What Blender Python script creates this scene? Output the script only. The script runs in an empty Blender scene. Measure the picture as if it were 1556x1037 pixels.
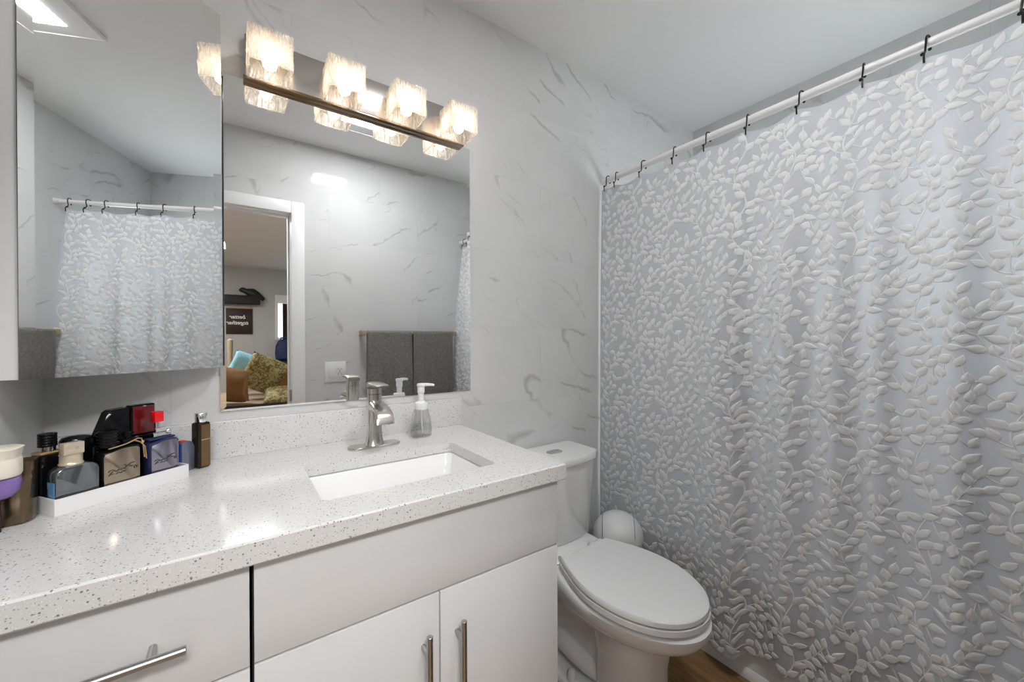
import bpy, bmesh, math, random
from mathutils import Vector, Matrix, noise as mnoise
PI = math.pi
C = bpy.context.scene.collection
random.seed(7)

# ------------------------------------------------------------------ camera
SC = bpy.context.scene
def setup_camera():
    yaw, pitch, roll = map(math.radians, (35.141, -0.205, -0.181))
    fw = Vector((math.sin(yaw)*math.cos(pitch), math.cos(yaw)*math.cos(pitch), math.sin(pitch)))
    r0 = Vector((math.cos(yaw), -math.sin(yaw), 0)); u0 = r0.cross(fw)
    rt = r0*math.cos(roll) + u0*math.sin(roll); up = -r0*math.sin(roll) + u0*math.cos(roll)
    cd = bpy.data.cameras.new('camera'); co = bpy.data.objects.new('camera', cd); C.objects.link(co)
    cd.sensor_fit = 'HORIZONTAL'; cd.sensor_width = 36.0; cd.lens = 600.0/1556*36
    cd.clip_start = 0.01; cd.clip_end = 60
    m = Matrix((rt, up, -fw)).transposed().to_4x4()
    m.translation = Vector((0, -1.33, 1.1954)); co.matrix_world = m
    SC.camera = co
setup_camera()

# ------------------------------------------------------------------ world, exposure, big lights
W = bpy.data.worlds.new('world'); SC.world = W; W.use_nodes = True
W.node_tree.nodes['Background'].inputs[0].default_value = (0.75, 0.85, 1.0, 1)
W.node_tree.nodes['Background'].inputs[1].default_value = 0.6
SC.view_settings.view_transform = 'Standard'; SC.view_settings.look = 'None'
SC.view_settings.gamma = 1.0; SC.view_settings.use_curve_mapping = False
SC.view_settings.exposure = 1.38
P_CEIL, P_BULB, P_BED, P_TUB, P_WIN = 39.0, 0.9, 18.0, 7.5, 1.0

def area_light(name, loc, rot, size, size_y, energy, color):
    l = bpy.data.lights.new(name, 'AREA'); l.shape = 'RECTANGLE'; l.size = size; l.size_y = size_y
    l.energy = energy; l.color = color
    o = bpy.data.objects.new(name, l); C.objects.link(o); o.location = loc; o.rotation_euler = rot
    return o
area_light('added_bedroom_fill', (-0.9, -4.6, 2.40), (0, 0, 0), 0.9, 0.9, 24.0, (1.0, 0.97, 0.93))  # added fill without a fixture, brightens the bedroom
area_light('added_doorway_fill', (-0.05, -2.30, 2.40), (math.radians(50), 0, math.radians(-8)), 0.7, 0.4, P_BED, (1.0, 0.99, 0.98))  # added fill shining through the doorway, no lamp body there

# ------------------------------------------------------------------ materials
def newmat(name):
    m = bpy.data.materials.new(name); m.use_nodes = True
    nt = m.node_tree; return m, nt, nt.nodes['Principled BSDF']
def pmat(name, col, rough=0.5, metal=0.0, spec=0.5, trans=0.0, ior=1.45, coat=0.0, emit=None, es=0.0, noise=None, bump=None):
    """principled material with a little procedural variation"""
    m, nt, b = newmat(name)
    b.inputs['Base Color'].default_value = (*col, 1); b.inputs['Roughness'].default_value = rough
    b.inputs['Metallic'].default_value = metal; b.inputs['Specular IOR Level'].default_value = spec
    b.inputs['Transmission Weight'].default_value = trans; b.inputs['IOR'].default_value = ior
    b.inputs['Coat Weight'].default_value = coat
    if emit: b.inputs['Emission Color'].default_value = (*emit, 1); b.inputs['Emission Strength'].default_value = es
    if noise:
        sc_, amt = noise
        tc = nt.nodes.new('ShaderNodeTexCoord'); n = nt.nodes.new('ShaderNodeTexNoise')
        n.inputs['Scale'].default_value = sc_; n.inputs['Detail'].default_value = 4
        nt.links.new(tc.outputs['Object'], n.inputs['Vector'])
        mx = nt.nodes.new('ShaderNodeMix'); mx.data_type = 'RGBA'
        mx.inputs[6].default_value = (*[c*(1-amt) for c in col], 1); mx.inputs[7].default_value = (*[min(1, c*(1+amt)) for c in col], 1)
        nt.links.new(n.outputs['Fac'], mx.inputs[0]); nt.links.new(mx.outputs[2], b.inputs['Base Color'])
    if bump:
        sc_, st, dist = bump
        tc = nt.nodes.new('ShaderNodeTexCoord'); n = nt.nodes.new('ShaderNodeTexNoise')
        n.inputs['Scale'].default_value = sc_; n.inputs['Detail'].default_value = 3
        nt.links.new(tc.outputs['Object'], n.inputs['Vector'])
        bp = nt.nodes.new('ShaderNodeBump'); bp.inputs['Strength'].default_value = st; bp.inputs['Distance'].default_value = dist
        nt.links.new(n.outputs['Fac'], bp.inputs['Height']); nt.links.new(bp.outputs[0], b.inputs['Normal'])
    return m

class NB:
    """tiny node-graph builder"""
    def __init__(s, nt): s.nt = nt
    def n(s, t, **kw):
        x = s.nt.nodes.new(t)
        for k, v in kw.items(): setattr(x, k, v)
        return x
    def put(s, sock, v):
        if hasattr(v, 'is_output'): s.nt.links.new(v, sock)
        else: sock.default_value = v
    def math(s, op, a, b=None, c=None, clamp=False):
        x = s.n('ShaderNodeMath', operation=op); x.use_clamp = clamp
        s.put(x.inputs[0], a)
        if b is not None: s.put(x.inputs[1], b)
        if c is not None: s.put(x.inputs[2], c)
        return x.outputs[0]
    def vmath(s, op, a, b=None):
        x = s.n('ShaderNodeVectorMath', operation=op); s.put(x.inputs[0], a)
        if b is not None: s.put(x.inputs[1], b)
        return x.outputs[0]
    def comb(s, x, y, z):
        c = s.n('ShaderNodeCombineXYZ'); s.put(c.inputs[0], x); s.put(c.inputs[1], y); s.put(c.inputs[2], z); return c.outputs[0]
    def noise(s, vec, scale, detail=2, rough=0.5, lac=2.0, dist=0.0):
        x = s.n('ShaderNodeTexNoise'); s.put(x.inputs['Vector'], vec); x.inputs['Scale'].default_value = scale
        x.inputs['Detail'].default_value = detail; x.inputs['Roughness'].default_value = rough; x.inputs['Distortion'].default_value = dist
        return x
    def ss(s, v, lo, hi, o0=0.0, o1=1.0):
        x = s.n('ShaderNodeMapRange', interpolation_type='SMOOTHSTEP'); s.put(x.inputs[0], v)
        x.inputs[1].default_value = lo; x.inputs[2].default_value = hi; x.inputs[3].default_value = o0; x.inputs[4].default_value = o1
        return x.outputs[0]
    def mix(s, f, a, b):
        x = s.n('ShaderNodeMix', data_type='RGBA'); s.put(x.inputs[0], f)
        s.put(x.inputs[6], a); s.put(x.inputs[7], b); return x.outputs[2]

def marble(name, axis, off=0.0, base=(0.665, 0.665, 0.662), deg=36):
    """large polished tiles 61 x 30.5 cm, white with fine grey veins running down to the right"""
    m, nt, b = newmat(name); g = NB(nt)
    geo = g.n('ShaderNodeNewGeometry'); sp = g.n('ShaderNodeSeparateXYZ'); nt.links.new(geo.outputs['Position'], sp.inputs[0])
    a = sp.outputs[axis]; z = sp.outputs[2]
    row = g.math('FLOOR', g.math('DIVIDE', g.math('SUBTRACT', z, 0.025), 0.305))
    par = g.math('MODULO', row, 2.0)
    ash = g.math('DIVIDE', g.math('SUBTRACT', g.math('SUBTRACT', a, 0.142 + off), g.math('MULTIPLY', par, 0.335)), 0.61)
    col = g.math('FLOOR', ash)
    wn = g.n('ShaderNodeTexWhiteNoise', noise_dimensions='3D'); nt.links.new(g.comb(col, row, 3.7 + axis), wn.inputs['Vector'])
    offv = g.vmath('MULTIPLY', wn.outputs['Color'], (0.35, 0.35, 0.0))
    ang = math.radians(deg)
    u = g.math('SUBTRACT', g.math('MULTIPLY', a, math.cos(ang)), g.math('MULTIPLY', z, math.sin(ang)))
    v = g.math('ADD', g.math('MULTIPLY', a, math.sin(ang)), g.math('MULTIPLY', z, math.cos(ang)))
    p = g.vmath('ADD', g.comb(u, v, float(axis)*4), offv)
    warp = g.noise(p, 3.2, 4, 0.6)
    wv = g.vmath('MULTIPLY', g.vmath('SUBTRACT', warp.outputs['Color'], (0.5, 0.5, 0.5)), (0.10, 0.17, 0))
    fine = g.noise(p, 24, 3, 0.7)
    fv = g.vmath('MULTIPLY', g.vmath('SUBTRACT', fine.outputs['Color'], (0.5, 0.5, 0.5)), (0.014, 0.022, 0))
    pw = g.vmath('ADD', g.vmath('ADD', p, wv), fv)
    def veins(sc, width, seed, lo, hi):
        q = g.vmath('ADD', g.vmath('MULTIPLY', pw, (sc*0.30, sc, 1)), (seed, seed*1.7, seed))
        n = g.noise(q, 1.0, 0.0)
        d = g.math('ABSOLUTE', g.math('SUBTRACT', n.outputs['Fac'], 0.5))
        wid = g.noise(g.vmath('ADD', p, (seed, 2, 5)), 5.0, 2)
        mask = g.ss(wid.outputs['Fac'], lo, hi)
        wdt = g.math('MULTIPLY_ADD', mask, width, 0.0012)
        line = g.math('SUBTRACT', 1.0, g.math('DIVIDE', d, wdt), clamp=True)
        return g.math('MULTIPLY', line, mask)
    v1 = veins(4.6, 0.020, 3.1, 0.42, 0.64)
    v2 = veins(9.0, 0.015, 8.4, 0.46, 0.68)
    halo = g.noise(pw, 3.0, 3)
    c1 = g.mix(g.ss(halo.outputs['Fac'], 0.35, 0.75), (*base, 1), (base[0]*0.94, base[1]*0.94, base[2]*0.945, 1))
    c2 = g.mix(g.math('MULTIPLY', v1, 0.70), c1, (0.36, 0.355, 0.35, 1))
    c3 = g.mix(g.math('MULTIPLY', v2, 0.55), c2, (0.40, 0.395, 0.39, 1))
    # thin grout lines
    fz = g.math('FRACT', g.math('DIVIDE', g.math('SUBTRACT', z, 0.025), 0.305)); fa = g.math('FRACT', ash)
    dz = g.math('MULTIPLY', g.math('MINIMUM', fz, g.math('SUBTRACT', 1.0, fz)), 0.305)
    da = g.math('MULTIPLY', g.math('MINIMUM', fa, g.math('SUBTRACT', 1.0, fa)), 0.61)
    gr = g.ss(g.math('MINIMUM', dz, da), 0.0004, 0.0013, 1.0, 0.0)
    c4 = g.mix(g.math('MULTIPLY', gr, 0.42), c3, (0.40, 0.40, 0.40, 1))
    nt.links.new(c4, b.inputs['Base Color'])
    b.inputs['Specular IOR Level'].default_value = 0.36
    nt.links.new(g.math('MULTIPLY_ADD', gr, 0.5, 0.075), b.inputs['Roughness'])
    return m

def quartz(name):
    m, nt, b = newmat(name); g = NB(nt)
    tc = g.n('ShaderNodeTexCoord'); geo = g.n('ShaderNodeNewGeometry')
    p = geo.outputs['Position']
    col = (0.66, 0.655, 0.645, 1); c = col
    for sc, thr, rad, dark, amt in ((300, 0.76, 0.36, (0.17, 0.165, 0.16, 1), 0.6), (190, 0.82, 0.34, (0.10, 0.095, 0.09, 1), 0.75), (420, 0.70, 0.40, (0.84, 0.835, 0.82, 1), 0.7)):
        vo = g.n('ShaderNodeTexVoronoi', feature='F1'); nt.links.new(p, vo.inputs['Vector']); vo.inputs['Scale'].default_value = sc
        s = g.n('ShaderNodeSeparateXYZ'); nt.links.new(vo.outputs['Color'], s.inputs[0])
        f = g.math('MULTIPLY', g.math('GREATER_THAN', s.outputs[0], thr), g.ss(vo.outputs['Distance'], rad*0.7, rad, 1.0, 0.0))
        c = g.mix(g.math('MULTIPLY', f, amt), c, dark)
    nt.links.new(c, b.inputs['Base Color'])
    b.inputs['Roughness'].default_value = 0.13; b.inputs['Specular IOR Level'].default_value = 0.5
    return m

def woodfloor(name):
    m, nt, b = newmat(name); g = NB(nt)
    geo = g.n('ShaderNodeNewGeometry'); sp = g.n('ShaderNodeSeparateXYZ'); nt.links.new(geo.outputs['Position'], sp.inputs[0])
    x, y = sp.outputs[0], sp.outputs[1]
    pl = g.math('FLOOR', g.math('DIVIDE', x, 0.18))
    wn = g.n('ShaderNodeTexWhiteNoise', noise_dimensions='1D'); nt.links.new(pl, wn.inputs['W'])
    q = g.comb(g.math('MULTIPLY', x, 30.0), g.math('ADD', g.math('MULTIPLY', y, 3.0), g.math('MULTIPLY', wn.outputs['Value'], 20.0)), 0.0)
    n1 = g.noise(q, 1.0, 5, 0.65, dist=0.6)
    n2 = g.noise(geo.outputs['Position'], 9.0, 3)
    c = g.mix(g.ss(n1.outputs['Fac'], 0.3, 0.7), (0.17, 0.085, 0.032, 1), (0.40, 0.235, 0.105, 1))
    c = g.mix(g.math('MULTIPLY', n2.outputs['Fac'], 0.35), c, (0.30, 0.17, 0.07, 1))
    fx = g.math('FRACT', g.math('DIVIDE', x, 0.18))
    gr = g.ss(g.math('MINIMUM', fx, g.math('SUBTRACT', 1.0, fx)), 0.004, 0.012, 1.0, 0.0)
    c = g.mix(g.math('MULTIPLY', gr, 0.7), c, (0.05, 0.03, 0.015, 1))
    nt.links.new(c, b.inputs['Base Color']); b.inputs['Roughness'].default_value = 0.35
    return m

M = {}
M['marble_x'] = marble('marble_back', 0); M['marble_y'] = marble('marble_side', 1, 0.2); M['marble_f'] = marble('marble_front', 0, 0.37, deg=-24)
M['quartz'] = quartz('speckled_quartz'); M['wood'] = woodfloor('wood_floor')
M['ceiling'] = pmat('ceiling_paint', (0.84, 0.84, 0.835), 0.75, noise=(2.0, 0.015))
M['paint'] = pmat('grey_wall_paint', (0.52, 0.52, 0.51), 0.7, noise=(2.0, 0.03))
M['trim'] = pmat('white_trim', (0.83, 0.83, 0.83), 0.35, noise=(3.0, 0.02))
M['cab'] = pmat('white_lacquer', (0.68, 0.68, 0.685), 0.22, noise=(1.5, 0.015))
M['cabin'] = pmat('dark_carcass', (0.03, 0.03, 0.03), 0.6, noise=(6, 0.2))
M['porc'] = pmat('porcelain', (0.82, 0.82, 0.82), 0.07, coat=0.4, noise=(2.0, 0.012))
M['plastic'] = pmat('white_plastic', (0.80, 0.80, 0.80), 0.28, noise=(4, 0.02))
M['steel'] = pmat('brushed_steel', (0.46, 0.455, 0.45), 0.28, 1.0, bump=(160, 0.06, 0.001))
M['nickel'] = pmat('brushed_nickel', (0.60, 0.57, 0.54), 0.24, 1.0, bump=(120, 0.05, 0.001))
M['bronze'] = pmat('plate_underside', (0.30, 0.22, 0.15), 0.25, 1.0, bump=(90, 0.05, 0.001))
M['chrome'] = pmat('chrome', (0.78, 0.78, 0.79), 0.06, 1.0, bump=(40, 0.02, 0.001))
M['black'] = pmat('black_gloss', (0.005, 0.005, 0.006), 0.10, spec=0.22, noise=(8, 0.3))
M['blackm'] = pmat('black_matte', (0.015, 0.015, 0.015), 0.45, noise=(8, 0.3))
M['wire'] = pmat('black_wire', (0.02, 0.017, 0.015), 0.35, 0.6, noise=(20, 0.2))
M['rod'] = pmat('white_enamel', (0.80, 0.80, 0.78), 0.25, noise=(4, 0.02))
M['brown_metal'] = pmat('brown_metal', (0.16, 0.115, 0.07), 0.22, 0.85, noise=(25, 0.35))
M['blue_metal'] = pmat('blue_metal', (0.36, 0.34, 0.42), 0.18, 0.95, noise=(18, 0.2))
M['bronze_flask'] = pmat('bronze_flask', (0.42, 0.34, 0.26), 0.22, 0.9, noise=(18, 0.12))
M['engrave'] = pmat('engraved_line', (0.05, 0.04, 0.035), 0.4, 0.3, noise=(30, 0.2))
M['greyglass'] = pmat('grey_blue_glass', (0.20, 0.22, 0.235), 0.10, 0.75, coat=0.5, noise=(45, 0.35))
M['blueside'] = pmat('blue_glass', (0.10, 0.30, 0.50), 0.05, coat=0.6, noise=(40, 0.4))
M['royal'] = pmat('royal_blue', (0.01, 0.07, 0.42), 0.18, coat=0.5, noise=(20, 0.2))
M['bluegrey'] = pmat('blue_grey', (0.22, 0.23, 0.31), 0.2, 0.5, noise=(20, 0.2))
M['beige'] = pmat('champagne_cap', (0.66, 0.56, 0.43), 0.25, 0.35, noise=(12, 0.06))
M['cream'] = pmat('cream_plastic', (0.80, 0.75, 0.64), 0.35, noise=(10, 0.03))
M['purple'] = pmat('purple_gel', (0.42, 0.26, 0.85), 0.08, trans=0.45, coat=0.3, noise=(25, 0.4))
M['clear'] = pmat('clear_plastic', (0.95, 0.96, 0.97), 0.03, trans=1.0, ior=1.3, noise=(5, 0.01))
M['liquid'] = pmat('clear_soap', (0.90, 0.92, 0.94), 0.0, trans=1.0, ior=1.33, noise=(5, 0.01))
def thin_clear(name, tint, gl):
    m, nt, b = newmat(name); g = NB(nt); nt.nodes.remove(b)
    out = [n for n in nt.nodes if n.type == 'OUTPUT_MATERIAL'][0]
    lw = g.n('ShaderNodeLayerWeight'); lw.inputs[0].default_value = 0.35
    tr = g.n('ShaderNodeBsdfTransparent'); gb = g.n('ShaderNodeBsdfGlossy'); gb.inputs['Roughness'].default_value = 0.03
    tc = g.n('ShaderNodeTexCoord'); n = g.noise(tc.outputs['Object'], 30, 2)
    nt.links.new(g.mix(n.outputs['Fac'], (*tint, 1), (*[min(1, t*1.04) for t in tint], 1)), tr.inputs[0])
    mx = g.n('ShaderNodeMixShader'); nt.links.new(g.math('MULTIPLY_ADD', lw.outputs['Facing'], gl, 0.04), mx.inputs[0])
    nt.links.new(tr.outputs[0], mx.inputs[1]); nt.links.new(gb.outputs[0], mx.inputs[2]); nt.links.new(mx.outputs[0], out.inputs[0])
    return m
M['clear'] = thin_clear('thin_clear_plastic', (0.985, 0.988, 0.99), 0.40)
M['liquid'] = thin_clear('clear_soap_liquid', (0.95, 0.955, 0.96), 0.2)
M['gold'] = pmat('gold_cord', (0.62, 0.45, 0.22), 0.3, 0.9, noise=(60, 0.2))
M['red'] = pmat('red_cap', (0.72, 0.006, 0.01), 0.25, coat=0.3, noise=(20, 0.1))
M['darkred'] = pmat('dark_red_glass', (0.11, 0.006, 0.008), 0.08, coat=0.8, noise=(35, 0.5))
M['silver'] = pmat('silver_nozzle', (0.72, 0.73, 0.75), 0.16, 1.0, bump=(60, 0.1, 0.001))
M['darkbrown'] = pmat('dark_brown_lacquer', (0.020, 0.013, 0.009), 0.12, 0.2, coat=0.1, noise=(12, 0.3))
M['brownlite'] = pmat('brown_lacquer', (0.20, 0.125, 0.06), 0.2, 0.6, noise=(14, 0.2))
M['tan'] = pmat('light_wood', (0.42, 0.34, 0.23), 0.5, noise=(30, 0.2))
M['towel'] = pmat('grey_terry', (0.225, 0.218, 0.205), 0.95, spec=0.1, noise=(60, 0.45), bump=(170, 0.9, 0.006))
M['sign'] = pmat('dark_sign_wood', (0.035, 0.016, 0.008), 0.5, noise=(9, 0.7))
M['white'] = pmat('white_paint', (0.85, 0.85, 0.83), 0.5, noise=(5, 0.02))
M['navy'] = pmat('navy_print', (0.02, 0.03, 0.10), 0.6, noise=(14, 0.9))
M['bluecloth'] = pmat('pale_blue_cloth', (0.30, 0.60, 0.72), 0.8, noise=(18, 0.25), bump=(16, 0.5, 0.02))
M['brownsatin'] = pmat('brown_satin', (0.30, 0.15, 0.055), 0.35, noise=(7, 0.45), bump=(9, 0.5, 0.02))
M['stripe'] = pmat('taupe_spread', (0.34, 0.26, 0.17), 0.55, noise=(6, 0.35), bump=(7, 0.6, 0.03))
M['mattegrey'] = pmat('button_grey', (0.50, 0.50, 0.50), 0.25, 0.6, noise=(5, 0.03))
M['drape'] = pmat('dark_drape', (0.03, 0.02, 0.018), 0.7, noise=(12, 0.5))

def damask(name):
    m, nt, b = newmat(name); g = NB(nt); tc = g.n('ShaderNodeTexCoord')
    n = g.noise(tc.outputs['Object'], 28, 3, 0.6, dist=1.2)
    c = g.mix(g.ss(n.outputs['Fac'], 0.44, 0.56), (0.13, 0.115, 0.035, 1), (0.45, 0.36, 0.16, 1))
    nt.links.new(c, b.inputs['Base Color']); b.inputs['Roughness'].default_value = 0.5
    return m
M['damask'] = damask('olive_gold_damask')

def mirror_mat():
    m, nt, b = newmat('mirror_silver'); g = NB(nt); tc = g.n('ShaderNodeTexCoord')
    n = g.noise(tc.outputs['Object'], 3.0, 1)
    nt.links.new(g.mix(n.outputs['Fac'], (0.915, 0.925, 0.92, 1), (0.925, 0.93, 0.928, 1)), b.inputs['Base Color'])
    b.inputs['Metallic'].default_value = 1.0; b.inputs['Roughness'].default_value = 0.0
    return m
M['mirror'] = mirror_mat()
M['mirror_edge'] = pmat('mirror_edge', (0.10, 0.11, 0.11), 0.2, noise=(5, 0.1))

def emis(name, col, strength, noise=None):
    m, nt, b = newmat(name)
    b.inputs['Base Color'].default_value = (*col, 1)
    b.inputs['Emission Color'].default_value = (*col, 1); b.inputs['Emission Strength'].default_value = strength
    if noise:
        g = NB(nt); tc = g.n('ShaderNodeTexCoord'); n = g.noise(tc.outputs['Object'], noise[0], 2)
        nt.links.new(g.mix(n.outputs['Fac'], (*[c*(1-noise[1]) for c in col], 1), (*col, 1)), b.inputs['Emission Color'])
    return m
M['panel'] = emis('light_panel', (0.98, 0.99, 1.0), P_CEIL, (6, 0.05))
M['bulb'] = emis('bulb_glow', (1, 0.94, 0.85), P_BULB*6, (30, 0.03))
M['daylight'] = emis('window_daylight', (0.62, 0.86, 1.0), P_WIN, (4, 0.2))
M['tubglow'] = emis('tub_fill_glow', (0.91, 0.97, 0.98), P_TUB, (4, 0.1))  # glow of the added tub alcove window

def shade_glass():
    """hammered clear glass: see-through with a milky, rippled surface that scatters the bulb's light"""
    m, nt, b = newmat('hammered_glass'); g = NB(nt)
    nt.nodes.remove(b); out = [n for n in nt.nodes if n.type == 'OUTPUT_MATERIAL'][0]
    tc = g.n('ShaderNodeTexCoord')
    q = g.vmath('MULTIPLY', tc.outputs['Object'], (170, 170, 38))
    n = g.noise(q, 1.0, 3, 0.6, dist=0.7)
    bp = g.n('ShaderNodeBump'); bp.inputs['Strength'].default_value = 0.9; bp.inputs['Distance'].default_value = 0.004
    nt.links.new(n.outputs['Fac'], bp.inputs['Height'])
    tr = g.n('ShaderNodeBsdfTransparent'); tr.inputs[0].default_value = (0.97, 0.95, 0.92, 1)
    tl = g.n('ShaderNodeBsdfTranslucent'); tl.inputs[0].default_value = (0.95, 0.87, 0.77, 1)
    gl = g.n('ShaderNodeBsdfGlossy'); gl.inputs['Roughness'].default_value = 0.08; gl.inputs[0].default_value = (1, 1, 1, 1)
    for x in (tl, gl): nt.links.new(bp.outputs[0], x.inputs['Normal'])
    f = g.ss(n.outputs['Fac'], 0.34, 0.66, 0.34, 0.80)
    m1 = g.n('ShaderNodeMixShader'); nt.links.new(f, m1.inputs[0]); nt.links.new(tr.outputs[0], m1.inputs[1]); nt.links.new(tl.outputs[0], m1.inputs[2])
    m2 = g.n('ShaderNodeMixShader'); m2.inputs[0].default_value = 0.10; nt.links.new(m1.outputs[0], m2.inputs[1]); nt.links.new(gl.outputs[0], m2.inputs[2])
    nt.links.new(m2.outputs[0], out.inputs[0])
    return m
M['shade'] = shade_glass()

def fabric(name, col, tcol, tf, bump=None):
    m, nt, b = newmat(name); g = NB(nt); nt.nodes.remove(b)
    out = [n for n in nt.nodes if n.type == 'OUTPUT_MATERIAL'][0]; tc = g.n('ShaderNodeTexCoord')
    n = g.noise(g.vmath('MULTIPLY', tc.outputs['Object'], (300, 300, 900)), 1.0, 2)
    c = g.mix(n.outputs['Fac'], (*[x*0.93 for x in col], 1), (*[min(1, x*1.07) for x in col], 1))
    df = g.n('ShaderNodeBsdfDiffuse'); nt.links.new(c, df.inputs[0])
    tl = g.n('ShaderNodeBsdfTranslucent'); tl.inputs[0].default_value = (*tcol, 1)
    if bump:
        bp = g.n('ShaderNodeBump'); bp.inputs['Strength'].default_value = bump[1]; bp.inputs['Distance'].default_value = 0.002
        n2 = g.noise(tc.outputs['Object'], bump[0], 3); nt.links.new(n2.outputs['Fac'], bp.inputs['Height'])
        nt.links.new(bp.outputs[0], df.inputs['Normal'])
    mx = g.n('ShaderNodeMixShader'); mx.inputs[0].default_value = tf
    nt.links.new(df.outputs[0], mx.inputs[1]); nt.links.new(tl.outputs[0], mx.inputs[2]); nt.links.new(mx.outputs[0], out.inputs[0])
    return m
M['curtain'] = fabric('lavender_grey_cloth', (0.595, 0.59, 0.63), (0.60, 0.645, 0.675), 0.30)
M['leaf'] = fabric('white_embroidery', (0.85, 0.85, 0.85), (0.68, 0.70, 0.71), 0.12, (120, 0.4))

# ------------------------------------------------------------------ mesh helpers
def obj(name, bm, m, parent=None, sharp=38, mats=None):
    bmesh.ops.recalc_face_normals(bm, faces=bm.faces) if not bm.loops.layers.int.get('keep') else None
    me = bpy.data.meshes.new(name); bm.to_mesh(me); bm.free()
    for p in me.polygons: p.use_smooth = True
    me.set_sharp_from_angle(angle=math.radians(sharp))
    for x in (mats or [m]): me.materials.append(M[x] if isinstance(x, str) else x)
    o = bpy.data.objects.new(name, me); C.objects.link(o)
    if parent: o.parent = parent
    return o
def tag(o, label, cat, group=None, kind=None):
    o['label'] = label; o['category'] = cat
    if group: o['group'] = group
    if kind: o['kind'] = kind
    return o
def thing(name, label, cat, loc=(0, 0, 0), rotz=0.0, group=None):
    o = bpy.data.objects.new(name, None); C.objects.link(o); o.empty_display_size = 0.05
    o.location = loc; o.rotation_euler = (0, 0, rotz)
    return tag(o, label, cat, group)
def struct(name, bm, m, label, cat, **kw):
    o = obj(name, bm, m, **kw); return tag(o, label, cat, kind='structure')
def BM(): return bmesh.new()
def box(bm, x0, x1, y0, y1, z0, z1, bev=0.0, seg=2, mi=0):
    vs = [bm.verts.new((x, y, z)) for z in (z0, z1) for y in (y0, y1) for x in (x0, x1)]
    fs = [bm.faces.new([vs[i] for i in q]) for q in ((0, 2, 3, 1), (4, 5, 7, 6), (0, 1, 5, 4), (2, 6, 7, 3), (0, 4, 6, 2), (1, 3, 7, 5))]
    for f in fs: f.material_index = mi
    if bev:
        es = list({e for f in fs for e in f.edges})
        bmesh.ops.bevel(bm, geom=es, offset=bev, segments=seg, affect='EDGES', profile=0.5, clamp_overlap=True)
    return bm
def bxo(*a, **k): return box(BM(), *a, **k)
def loft(bm, rings, cap0=True, cap1=True, closed=True, mi=0):
    vr = [[bm.verts.new(p) for p in r] for r in rings]; n = len(vr[0])
    for i in range(len(vr)-1):
        for j in range(n if closed else n-1):
            k = (j+1) % n
            f = bm.faces.new((vr[i][j], vr[i][k], vr[i+1][k], vr[i+1][j])); f.material_index = mi
    if cap0: bm.faces.new(list(reversed(vr[0]))).material_index = mi
    if cap1: bm.faces.new(vr[-1]).material_index = mi
    return vr
def lathe(bm, prof, c=(0, 0, 0), seg=32, sx=1.0, sy=1.0, cap0=True, cap1=True, mi=0):
    rings = [[(c[0]+r*sx*math.cos(2*PI*j/seg), c[1]+r*sy*math.sin(2*PI*j/seg), c[2]+z) for j in range(seg)] for r, z in prof]
    loft(bm, rings, cap0, cap1, mi=mi); return bm
def srect(w, d, r, z, n=6, c=(0, 0)):
    """rounded rectangle ring of width w, depth d, corner radius r"""
    pts = []
    r = min(r, w/2-1e-5, d/2-1e-5)
    for sx, sy, a0 in ((1, 1, 0), (-1, 1, PI/2), (-1, -1, PI), (1, -1, 1.5*PI)):
        for i in range(n+1):
            a = a0 + PI/2*i/n
            pts.append((c[0]+sx*(w/2-r)+r*math.cos(a), c[1]+sy*(d/2-r)+r*math.sin(a), z))
    return pts
def tube(bm, pts, r, seg=12, mi=0, cap=True):
    pts = [Vector(p) for p in pts]; rings = []
    rr = r if isinstance(r, (list, tuple)) else [r]*len(pts)
    t0 = (pts[1]-pts[0]).normalized()
    nrm = t0.orthogonal().normalized()
    for i, p in enumerate(pts):
        t = (pts[min(i+1, len(pts)-1)] - pts[max(i-1, 0)]).normalized()
        nrm = (nrm - t*nrm.dot(t)).normalized(); bn = t.cross(nrm)
        rings.append([p + (nrm*math.cos(2*PI*j/seg) + bn*math.sin(2*PI*j/seg))*rr[i] for j in range(seg)])
    loft(bm, rings, cap, cap, mi=mi); return bm
def prism(bm, poly, z0, z1, bev=0.0, seg=2, mi=0):
    a = [bm.verts.new((x, y, z0)) for x, y in poly]; b = [bm.verts.new((x, y, z1)) for x, y in poly]
    n = len(poly); fs = [bm.faces.new(list(reversed(a))), bm.faces.new(b)]
    for i in range(n): fs.append(bm.faces.new((a[i], a[(i+1) % n], b[(i+1) % n], b[i])))
    for f in fs: f.material_index = mi
    if bev:
        es = list({e for f in fs for e in f.edges})
        bmesh.ops.bevel(bm, geom=es, offset=bev, segments=seg, affect='EDGES', profile=0.5, clamp_overlap=True)
    return bm
def ball(bm, c, r, sx=1, sy=1, sz=1, u=20, v=12, mi=0):
    before = set(bm.faces)
    bmesh.ops.create_uvsphere(bm, u_segments=u, v_segments=v, radius=r, matrix=Matrix.Translation(c) @ Matrix.Diagonal((sx, sy, sz, 1)))
    for f in set(bm.faces)-before: f.material_index = mi
    return bm
def xform(bm, m):
    bmesh.ops.transform(bm, matrix=m, verts=bm.verts); return bm
def copy_thing(o, loc, label=None):
    c = o.copy(); C.objects.link(c); c.location = loc
    if label: c['label'] = label
    for ch in o.children:
        k = ch.copy(); C.objects.link(k); k.parent = c
        for g in ch.children:
            d = g.copy(); C.objects.link(d); d.parent = k
    return c

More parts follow.
